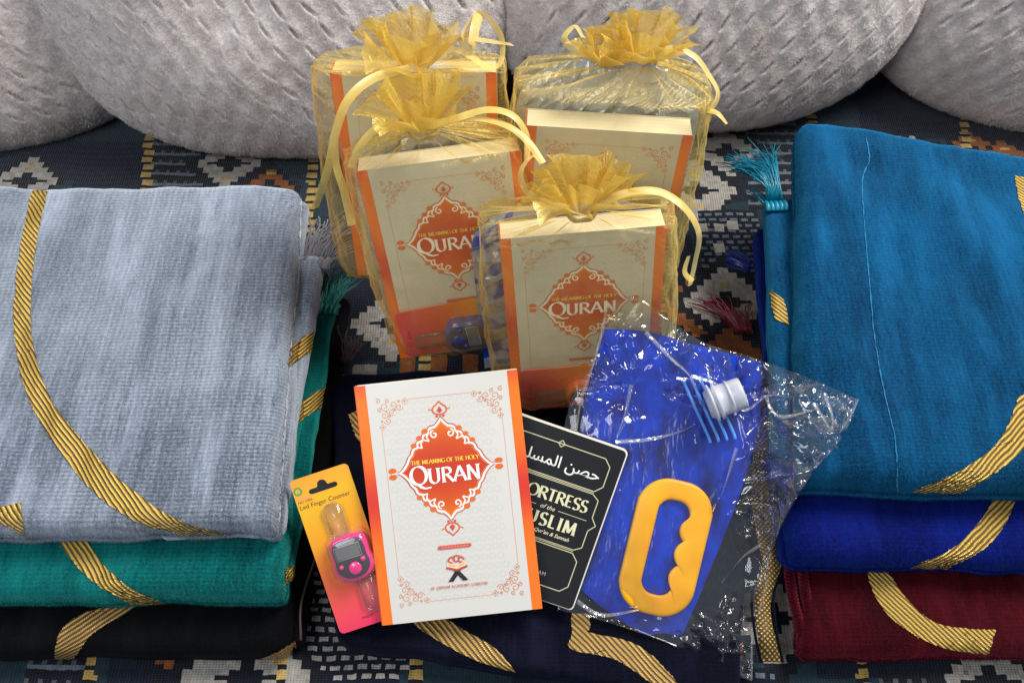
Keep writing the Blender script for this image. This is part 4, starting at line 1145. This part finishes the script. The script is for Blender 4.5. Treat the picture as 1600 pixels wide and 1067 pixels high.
# ================================================================== GIFT BAGS
def gift_bag(M, label, neck, a_w, zf, zb, ytop, seed, ruffle, ribbons, extra=(), lean_axis=(0, .9, .35), group='gold organza gift bags', xo=0., y0=-.006, xs=(0, 0), nf=7, shoulder=.35):
    """M = book frame. neck in that frame; zf/zb front and back reach; ytop height where the shoulders start"""
    root = thing('gift_bag', label, 'gift bag', group=group); root.matrix_world = M
    nt = 220; th = np.linspace(0, 2 * np.pi, nt, endpoint=False)
    rs = np.random.RandomState(seed)
    zc, hz = (zf + zb) / 2, (zf - zb) / 2
    V = []; rows = 0
    ph = rs.uniform(0, 6.28, 6)
    def ring(c, a, b, ex, pleat, ns):
        ct, st = np.cos(th), np.sin(th)
        R = (np.abs(ct) ** ex + np.abs(st) ** ex) ** (-1 / ex)
        p = 1 + pleat * (.5 * np.sin(11 * th + ph[0]) + .35 * np.sin(17 * th + ph[1]) + .3 * np.sin(29 * th + ph[2]))
        x = a * R * ct * p; z = b * R * st * p
        x = x + ns * vnoise(th * 3, th * 0 + c[1] * 40, .5, seed); z = z + ns * 1.6 * vnoise(th * 4, th * 0 + c[1] * 30, .4, seed + 1)
        return np.stack([c[0] + x, c[1] + 0 * x, c[2] + z], -1)
    NB, NS = 34, 34
    for i in range(NB):
        t = i / (NB - 1); y = y0 + (ytop - y0) * t
        wv = math.sin(min(t * 6, 1) * math.pi / 2)
        a = a_w * (.93 + .07 * math.sin(t * 3.1)) * (.96 + .04 * wv); b = hz * (.45 + .55 * wv)
        r = ring((xo + xs[0] + (xs[1] - xs[0]) * t, y, zc), a, b, 4.5, .002, .0045)
        r[:, 1] += .003 * np.sin(3 * th + ph[3]) * t
        V.append(r)
    c0 = np.array([xo + xs[1], ytop, zc]); c1 = np.array(neck)
    for i in range(1, NS):
        t = i / (NS - 1)
        k = 1 - (1 - t) ** 1.35
        rad = (1 - t) ** 1.02
        a = .0095 + (a_w * .93 - .0095) * rad; b = .0085 + (hz - .0085) * rad
        c = c0 * (1 - t) + c1 * t
        c[1] = c0[1] + (c1[1] - c0[1]) * (t ** (.6 + shoulder))
        r = ring(c, a, b, 4.5 * (1 - t) + 2.1 * t, .015 + .20 * t ** 1.5, .0045 * (1 - t))
        pl = (.5 * np.sin(11 * th + ph[0]) + .35 * np.sin(17 * th + ph[1]) + .3 * np.sin(29 * th + ph[2]))
        r[:, 1] += pl * .0050 * math.sin(math.pi * min(t * 1.1, 1))
        V.append(r)
    n = len(V)
    cap = V[0].mean(axis=0)
    VV = np.vstack(V + [cap[None]]); F = gridfaces(nt, n, wrapu=True, flip=True) + [(i, (i + 1) % nt, n * nt) for i in range(nt)]
    meshobj('pouch', VV, F, ORG, root)
    # ruffle: the gathered mouth of the bag above the drawstring
    rw, rh, rdep = ruffle
    ax = nrm(np.array(lean_axis, float)); sx = nrm(np.array([1, 0, 0]) - ax * ax[0]); sz = np.cross(sx, ax)
    for (ex_, ey_, ez_, sc_) in [(0, 0, 0, 1.0)] + list(extra):
      cc = c1 + np.array([ex_, ey_, ez_]); rw, rh, rdep = ruffle[0] * sc_, ruffle[1] * sc_, ruffle[2]
      for layer in range(2):
          nt2 = 420; t2 = np.linspace(0, 2 * np.pi, nt2, endpoint=False); NR = 30; V = []; nj = 0
          p2 = rs.uniform(0, 6.28, 8); nfl = nf + 2 - layer
          irr = 1 + .30 * np.sin(2 * t2 + p2[4]) + .20 * np.sin(3 * t2 + p2[5])
          wob = 1.1 * np.sin(2 * t2 + p2[1]) + .6 * np.sin(3 * t2 + p2[6])
          fph = nfl * t2 + wob + p2[0]
          fold = np.sin(fph); f2 = np.sin((nfl * 3 + 1) * t2 + p2[2])
          for i in range(NR):
              t = i / (NR - 1)
              rad = .0075 + (rw * (1.02 - .40 * layer) - .0075) * (t ** .85)
              r = rad * (1 + (.06 + .11 * t) * fold + .02 * t * f2) * (irr ** (.35 * t))
              dphi = (1.5 / nfl) * (t ** .7) * np.cos(fph + .9) 
              L = rh * (.94 + .22 * layer)
              hgt = L * (t ** .95) * (1 + .10 * np.sin(2 * t2 + p2[3])) - L * .34 * t ** 3 * (irr - .7) * (1.2 - layer)
              hgt = hgt - L * .05 * t * fold
              pt = cc[None] + sx[None] * (r * np.cos(t2 + dphi))[:, None] + sz[None] * (r * rdep * np.sin(t2 + dphi))[:, None] + ax[None] * hgt[:, None]
              V.append(pt)
          meshobj('ruffle', np.vstack(V), gridfaces(nt2, NR, wrapu=True, flip=True), ORG_R, root)
    # drawstring round the neck
    a = Acc()
    tt = np.linspace(0, 2 * np.pi, 50)
    for k in range(2):
        tube(a, [c1 + sx * (.0120 * math.cos(t)) + sz * (.0115 * math.sin(t)) + ax * (.002 * k - .001 + .0012 * math.sin(5 * t + k)) for t in tt], .0016, 6)
    a.build('drawstring', SATIN, root)
    Mi = np.array(M.inverted())
    for (w, tw0, tw1, path) in ribbons:
        a = Acc(); pts = [Mi[:3, :3] @ P(x, y, d) + Mi[:3, 3] for x, y, d in path]
        ribbon(a, pts, w, tw0, tw1, lift=tuple(Mi[:3, :3] @ np.array((0, -.55, .83))))
        a.build('ribbon', SATIN, root)
    return root

def neck_local(M, px, py, d):
    Mi = np.array(M.inverted()); return Mi[:3, :3] @ P(px, py, d) + Mi[:3, 3]

TB = .024
# back left
M1 = frame_from((516, 113), (776, 113), (566, 430), WB, HB)
# front left
M2 = frame_from((557, 268), (813, 235), (648, 556), WB, HB)
# back right
M3 = frame_from((822, 196), (1084, 212), (850, 470), WB, HB)
# front right
M4 = frame_from((781, 374), (1042, 352), (788, 640), WB, HB)
for i, m_ in enumerate((M1, M2, M3, M4)):
    b = m_ @ Vector((0, 0, 0)); t_ = m_ @ Vector((0, HB, 0)); print('BAG', i + 1, 'bottom', [round(v, 3) for v in b], 'top', [round(v, 3) for v in t_])
GB = 'white and orange books'
quran_book(M1, 'white and orange book inside the back left gold bag, mostly covered', TB, GB)
quran_book(M2, 'white and orange book leaning left inside the front left gold bag', TB, GB)
quran_book(M3, 'white and orange book inside the back right gold bag, only its upper part showing', TB, GB)
quran_book(M4, 'white and orange book inside the front right gold bag', TB, GB)

packed_pouch('clear plastic packed pouch behind the book in the back right gold bag', M3, -.078, .078, .01, HB + .040, -.052, -.027, 31, JUG_CLEAR)
packed_pouch('clear plastic packed pouch behind the book in the front left gold bag', M2, -.078, .062, .01, HB + .018, -.050, -.027, 32, JUG_CLEAR)
packed_pouch('blue and clear plastic packed pouch behind the book in the front right gold bag', M4, -.094, .074, .02, HB + .006, -.050, -.027, 33, JUG_BLUE)

gift_bag(M1, 'gold organza gift bag at the back left, leaning on the grey cushion', neck_local(M1, 645, 108, .735), .084, .012, -.036, HB + .004, 101, (.042, .040, .70), [
    (.0070, .2, .9, [(640, 108, .715), (585, 122, .70), (545, 155, .69), (525, 205, .70), (512, 265, .72), (492, 325, .75)]),
    (.0070, 1.2, .3, [(560, 140, .70), (528, 190, .70), (524, 250, .72), (538, 300, .735), (550, 352, .75)]),
    (.0065, .3, 1.2, [(655, 105, .715), (705, 78, .71), (735, 88, .705), (762, 106, .70), (782, 98, .70), (784, 62, .705), (768, 35, .71), (748, 22, .71), (728, 45, .705), (722, 62, .70)]),
    (.0085, .5, 1.0, [(748, 22, .71), (742, 45, .70), (736, 74, .70), (722, 60, .71), (760, 64, .70), (800, 70, .71)])],
    nf=6, xs=(-.004, -.005))
gift_bag(M2, 'gold organza gift bag at the front left, leaning left, with a clear pouch showing', neck_local(M2, 662, 200, .712), .078, .016, -.052, HB + .004, 102, (.042, .040, .70), [
    (.0066, .2, .8, [(665, 200, .70), (710, 186, .685), (760, 172, .68), (800, 180, .68), (822, 210, .685), (824, 250, .69)]),
    (.0060, 1.0, .2, [(670, 202, .70), (735, 186, .685), (790, 196, .68), (825, 222, .68), (848, 256, .68)]),
    (.0060, .2, .5, [(655, 202, .70), (600, 196, .69), (565, 225, .69), (548, 262, .70)])],
    nf=6, xs=(.004, -.006))
gift_bag(M3, 'gold organza gift bag at the back right, crinkled clear plastic showing above the book', neck_local(M3, 1002, 94, .722), .084, .012, -.056, HB + .030, 103, (.036, .040, .65), [
    (.0066, .3, 1.0, [(1010, 92, .71), (1050, 76, .70), (1085, 88, .70), (1108, 118, .70), (1122, 148, .70), (1105, 176, .70), (1088, 160, .70)]),
    (.0050, .2, .9, [(1105, 172, .70), (1122, 178, .695), (1136, 194, .695)]),
    (.0060, .2, .9, [(960, 90, .715), (910, 84, .71), (882, 62, .71), (898, 42, .71), (912, 60, .705)])],
    nf=7, shoulder=.1, extra=[(-.030, -.001, .006, .72)])
gift_bag(M4, 'gold organza gift bag at the front right, standing just behind the loose books', neck_local(M4, 908, 326, .700), .086, .016, -.052, HB + .003, 104, (.046, .040, .60), [
    (.0062, .3, 1.2, [(890, 326, .685), (850, 318, .68), (822, 298, .68), (814, 268, .68), (832, 244, .68), (846, 256, .678)]),
    (.0070, .2, .9, [(925, 322, .685), (980, 302, .67), (1030, 300, .67), (1070, 325, .67), (1092, 365, .68), (1086, 410, .70), (1078, 446, .71)]),
    (.0050, .9, .2, [(1076, 400, .69), (1070, 425, .695), (1082, 440, .70)])],
    nf=9, xs=(0, -.004))
# second gathered puff on the back right bag (its mouth is folded in two)
def rot90(M, ox, oy, oz, ang, sc=1.0):
    return M @ Matrix.Translation((ox, oy, oz)) @ Matrix.Rotation(ang, 4, 'Z') @ Matrix.Scale(sc, 4)
counter_card(rot90(M2, -.062, .030, .004, R_(-86)), 'orange carded finger counter lying across the foot of the front left gold bag', (40, 50, 150), 'carded finger counters', cid=1)
counter_card(rot90(M4, -.060, .028, .004, R_(-90)), 'orange carded finger counter lying across the foot of the front right gold bag', (240, 110, 30), 'carded finger counters', cid=2)
# ================================================================== LOOSE THINGS IN FRONT
MC = frame_from((450, 749), (541, 719), (535, 990), .052, .140)
counter_card(MC, 'loose orange and yellow carded finger counter in pink, left of the loose white book', (236, 30, 130), 'carded finger counters', W=.052, H=.138, cid=3)

def coons(top, right, bottom, left, nu, nv):
    """top, bottom run left to right; left, right run top to bottom"""
    T = crom(top, nu); B = crom(bottom, nu); L = crom(left, nv); R = crom(right, nv)
    u = np.linspace(0, 1, nu)[None, :, None]; v = np.linspace(0, 1, nv)[:, None, None]
    return (1 - v) * T[None] + v * B[None] + (1 - u) * L[:, None] + u * R[:, None] - ((1 - u) * (1 - v) * T[0] + u * (1 - v) * T[-1] + (1 - u) * v * B[0] + u * v * B[-1])
def jug_depth(px, py):
    return .770 + .014 * np.clip((py - 500) / 150, 0, 1) - np.clip(py - 650, 0, 500) / 350 * .012 - np.clip(px - 1185, 0, 140) / 140 * .030
def flat_shell(name, G, dep, th, mat, parent, puff=2.0, smooth=True, tri=False, seed=0, cr=0., crmask=None, jit=0.):
    nv, nu = G.shape[:2]
    rs = np.random.RandomState(seed)
    u = np.linspace(0, 1, nu)[None, :] * np.ones((nv, 1)); v = np.linspace(0, 1, nv)[:, None] * np.ones((1, nu))
    e = (np.clip((1 - np.abs(2 * u - 1) ** puff) * (1 - np.abs(2 * v - 1) ** puff), 0, 1)) ** .5
    inner = ((u > 0) & (u < 1) & (v > 0) & (v < 1))
    G = G + rs.uniform(-jit, jit, G.shape) * inner[..., None]
    D = dep(G[..., 0], G[..., 1])
    c1 = rs.uniform(-1, 1, D.shape) * cr; c2 = rs.uniform(-1, 1, D.shape) * cr
    if crmask is not None:
        m = crmask(G[..., 0], G[..., 1]); c1 = c1 * m; c2 = c2 * m
    A = at_d(G[..., 0], G[..., 1], D - e * th / 2 + c1); B = at_d(G[..., 0], G[..., 1], D + e * th / 2 + c2 * .3 + 1e-4)
    V = np.vstack([A.reshape(-1, 3), B.reshape(-1, 3)]); F = []
    for q in gridfaces(nu, nv, flip=True) + gridfaces(nu, nv, off=nu * nv):
        if tri: F += [(q[0], q[1], q[2]), (q[0], q[2], q[3])]
        else: F.append(q)
    return meshobj(name, V, F, mat, parent, smooth=smooth)

jug = thing('water_pouch', 'blue folding water pouch with yellow handle and white cap, in a clear crinkled sleeve', 'water pouch', tuple(P(1060, 1000, .752)))
def jug_mat():
    s = NT('blue_pouch'); v = s.mapping('Object')
    nz = s.noise(v, 14, 3, .5); n2 = s.noise(s.mapping('Object', (34, 9, 20), (0, 0, .5)), 1, 4, .6)
    col = s.ramp(s.math('MULTIPLY_ADD', n2, .6, s.math('MULTIPLY', nz, .4)), [(.40, lin((8, 18, 96))), (.52, lin((4, 56, 190))), (.62, lin((30, 34, 140)))])  # dark patches imitate shaded folds, painted into the blue
    s.princ(Base_Color=col, Roughness=.28, Coat_Weight=.5, Coat_Roughness=.1, Normal=s.bump(n2, .6, .012)); return s.m
JB = jug_mat()
G = coons([(945, 514), (1010, 518), (1100, 542), (1190, 566)], [(1190, 566), (1186, 660), (1160, 760), (1110, 890), (1060, 1006)],
          [(888, 905), (950, 955), (1010, 992), (1060, 1006)], [(945, 514), (915, 620), (895, 760), (888, 905)], 60, 80)
G[..., 1] += 0
flat_shell('pouch_body', G, lambda x, y: jug_depth(x, y) + fbm(x, y, 160, 3) * .004, .007, JB, jug)
# pale side gusset seen through the sleeve on the left
# moulded ribs near the spout
RIBM = plain('moulded_rib', lin((90, 150, 235)), .2, .6, Coat_Weight=.6)
acc = Acc()
for k in range(4):
    x0 = 1066 + k * 13
    pts = [P(x0 + dx, 592 + dy + k * -2, jug_depth(x0 + dx, 600) - .0085) for dx, dy in ((0, 0), (18, 40), (40, 88), (44, 100))]
    tube(acc, crom(pts, 20), .0015, 6)
acc.build('ribs', RIBM, jug)
# handle: a closed ring with finger grips on its inner right side
def grip():
    cx, cyy, ang = 1040, 855, math.radians(13.5)
    c, s_ = math.cos(ang), math.sin(ang)
    def W(x, y): return (cx + x * c - y * s_, cyy + x * s_ + y * c)   # y down
    def capsule(hw, hh, r, n=12):
        return arcp(hw - r, hh - r, r, r, 0, 90, n) + arcp(-hw + r, hh - r, r, r, 90, 180, n) + arcp(-hw + r, -hh + r, r, r, 180, 270, n) + arcp(hw - r, -hh + r, r, r, 270, 360, n)
    N = 480
    o = np.array(crom(capsule(60, 107, 50) + [capsule(60, 107, 50)[0]], N + 1))[:-1]
    inn = capsule(25, 75, 21)
    i_ = np.array(crom(inn + [inn[0]], N + 1))[:-1]
    # start both loops at the same polar angle
    def polar(P_, q):
        a = np.arctan2(P_[:, 1] * .55, P_[:, 0]); k = np.argsort(a); a2 = a[k]; P2 = P_[k]
        return np.array([np.interp(q, a2, P2[:, 0], period=2 * np.pi), np.interp(q, a2, P2[:, 1], period=2 * np.pi)]).T
    q = np.linspace(-np.pi, np.pi, N, endpoint=False)
    o = polar(o, q); i_ = polar(i_, q)
    right = (i_[:, 0] > 12) & (np.abs(i_[:, 1]) < 70)
    i_[:, 0] -= np.where(right, 10.5 * np.abs(np.cos((i_[:, 1] - 4) * np.pi / 38)) ** .75 * np.clip((62 - np.abs(i_[:, 1] - 6)) / 14, 0, 1), 0)
    V = []
    lev = [(0, .0), (.0, .0040), (.05, .0058), (.16, .0066), (.5, .0070), (.84, .0066), (.95, .0058), (1.0, .0040), (1.0, 0.)]
    for f, z in lev:
        for a, b in zip(o, i_):
            p = a * (1 - f) + b * f; w_ = W(*p)
            V.append(P(w_[0], w_[1], jug_depth(w_[0], w_[1]) - .0045 - z * .75))
    s = NT('yellow_plastic'); nz = s.noise(s.mapping('Object'), 30, 3)
    s.princ(Base_Color=s.ramp(nz, [(.3, lin((246, 168, 0))), (.7, lin((255, 184, 6)))]), Roughness=.42, Specular_IOR_Level=.45)
    meshobj('handle', V, gridfaces(N, len(lev), wrapu=True, flip=True), s.m, jug)
grip()
# cap and spout: ribbed translucent white cylinder lying on its side, axis towards lower left
def cap():
    a0 = P(1163, 612, .748); a1 = P(1103, 634, .752)
    ax = nrm(a1 - a0); up = nrm(-FW - ax * (-FW @ ax)); sd = np.cross(ax, up); L = np.linalg.norm(a1 - a0)
    s = NT('white_cap'); s.princ(Base_Color=lin((226, 232, 244)), Roughness=.35, Transmission_Weight=.5, Subsurface_Weight=.0)
    prof = [(-.001, .0), (-.001, .0145), (.0006, .0152), (.010, .0154), (.0108, .0150), (.0112, .0166), (.0125, .0168), (.0130, .0152), (.022, .0154), (.0226, .0176), (.0248, .0178), (.0254, .0150), (.0275, .0150), (.0280, .0188), (.0300, .0188), (.0304, .0150), (.034, .013), (.034, 0)]
    n = 96; V = []
    for t, r in prof:
        for k in range(n):
            a = 2 * math.pi * k / n
            rr = r * .88 + (.00035 * math.sin(48 * a) if .0006 < t < .010 else 0)
            V.append(a0 + ax * (t * .9 + .002) + (up * math.sin(a) + sd * math.cos(a)) * rr)
    meshobj('cap', V, gridfaces(n, len(prof), wrapu=True), s.m, jug)
cap()
# sleeve of clear film, crumpled hardest at the top left, the right wing and the foot
def cmask(x, y):
    m = .22 + np.clip((640 - y) / 110, 0, 1) * .7 + np.clip((x - 1150) / 60, 0, 1) * 1.0 + np.clip((y - 930) / 60, 0, 1) * 1.0
    return np.clip(m, .12, 1.3) * (1 - .6 * np.exp(-(((x - 1041) / 75) ** 2 + ((y - 850) / 120) ** 2)))
SG = ([(948, 474), (1002, 468), (1090, 530), (1180, 560), (1262, 590), (1341, 624)],
      [(1341, 624), (1318, 680), (1262, 750), (1215, 835), (1190, 940), (1174, 1064)],
      [(872, 952), (960, 975), (1060, 1012), (1174, 1064)],
      [(948, 474), (925, 560), (885, 650), (872, 800), (872, 952)])
def sdep(x, y):
    return jug_depth(x, y) - .003 + fbm(x, y, 110, 8) * .006 - np.clip((x - 1190) / 50, 0, 1) * (.006 + np.clip((y - 600) / 150, 0, 1) * .026)
FILM_S = film('sleeve_film', .012, (1, 1, 1), .06, 1.9, (.75, .82, 1.0), bumps=False)
def creases(x, y, n, seed, amp, box, lmin=40, lmax=190, wmin=5, wmax=22):
    """sum of tent shaped folds: long straight creases, as in crumpled film"""
    rs = np.random.RandomState(seed); h = np.zeros(x.shape)
    for _ in range(n):
        cx, cy_ = rs.uniform(box[0], box[2]), rs.uniform(box[1], box[3]); a = rs.uniform(0, np.pi); L = rs.uniform(lmin, lmax) / 2; w = rs.uniform(wmin, wmax)
        dx, dy = x - cx, y - cy_
        al = dx * np.cos(a) + dy * np.sin(a); ac = -dx * np.sin(a) + dy * np.cos(a) + .0015 * al ** 2 * rs.uniform(-1, 1)
        t = np.clip(1 - np.abs(al) / L, 0, 1); ww = w * (.35 + .65 * t)
        h += rs.choice([-1, 1]) * amp * rs.uniform(.4, 1) * np.clip(1 - np.abs(ac) / ww, 0, 1) * np.minimum(t * 3, 1)
    return h
def sdep2(x, y):
    m = cmask(x, y)
    c = creases(x, y, 70, 21, .0032, (870, 470, 1200, 1060)) * np.clip(m, .45, 1)
    c = c + creases(x, y, 60, 22, .0042, (930, 480, 1180, 640), 30, 130, 6, 18)
    c = c + creases(x, y, 90, 23, .0056, (1170, 580, 1340, 830), 40, 150, 7, 24)
    c = c + creases(x, y, 45, 24, .0046, (1040, 950, 1180, 1065), 30, 100, 6, 16)
    hm = np.exp(-(((x - 1041) / 85) ** 2 + ((y - 852) / 135) ** 2) ** 2)
    return sdep(x, y) + c * (1 - .9 * hm) - .005 * hm
flat_shell('sleeve', coons(*SG, 150, 190), sdep2, .018, FILM_S, jug, smooth=True, seed=4)
# welded seam down the right side, then added ribbons painting white crease glints
acc = Acc()
SEAM_GLINT = film('seam_glint_film', .10, (1, 1, 1), .18, 6.0, (.9, .92, 1.0))
for path in ([(1341, 624), (1328, 652), (1312, 676)], [(1190, 940), (1176, 1000), (1174, 1062)], [(950, 474), (930, 560), (905, 640), (892, 780)]):
    acc = Acc()
    ribbon(acc, [P(x, y, float(sdep(np.array(x), np.array(y))) - .006) for x, y in path], .0016, m=3, n=40)
    acc.build('sleeve_seam', SEAM_GLINT, jug, smooth=False)
for path in ([(1010, 520), (1050, 560), (1080, 590), (1100, 640)], [(960, 690), (1010, 688), (1060, 676), (1090, 660)], [(985, 600), (975, 650), (962, 682), (978, 660)], [(1080, 590), (1120, 600), (1160, 640), (1200, 620), (1240, 622)],
             [(1150, 700), (1130, 760), (1112, 800)], [(1190, 850), (1160, 872), (1125, 912)], [(900, 940), (940, 960), (1000, 952)], [(1270, 630), (1290, 660), (1310, 700)], [(1195, 620), (1220, 650), (1280, 640)], [(1290, 615), (1300, 660), (1280, 720)]):
    rs = random.Random(len(path) * 7 + path[0][0]); acc = Acc()
    ribbon(acc, [P(x + rs.uniform(-2, 2), y + rs.uniform(-2, 2), float(sdep(np.array(x), np.array(y))) - .011) for x, y in path], .0038, .3, 1.6, m=4, n=30)
    acc.build('sleeve_crease_glint', SEAM_GLINT, jug, smooth=False)
# children were built in world space
for c in list(jug.children): c.matrix_parent_inverse = Matrix.Translation(-jug.location)
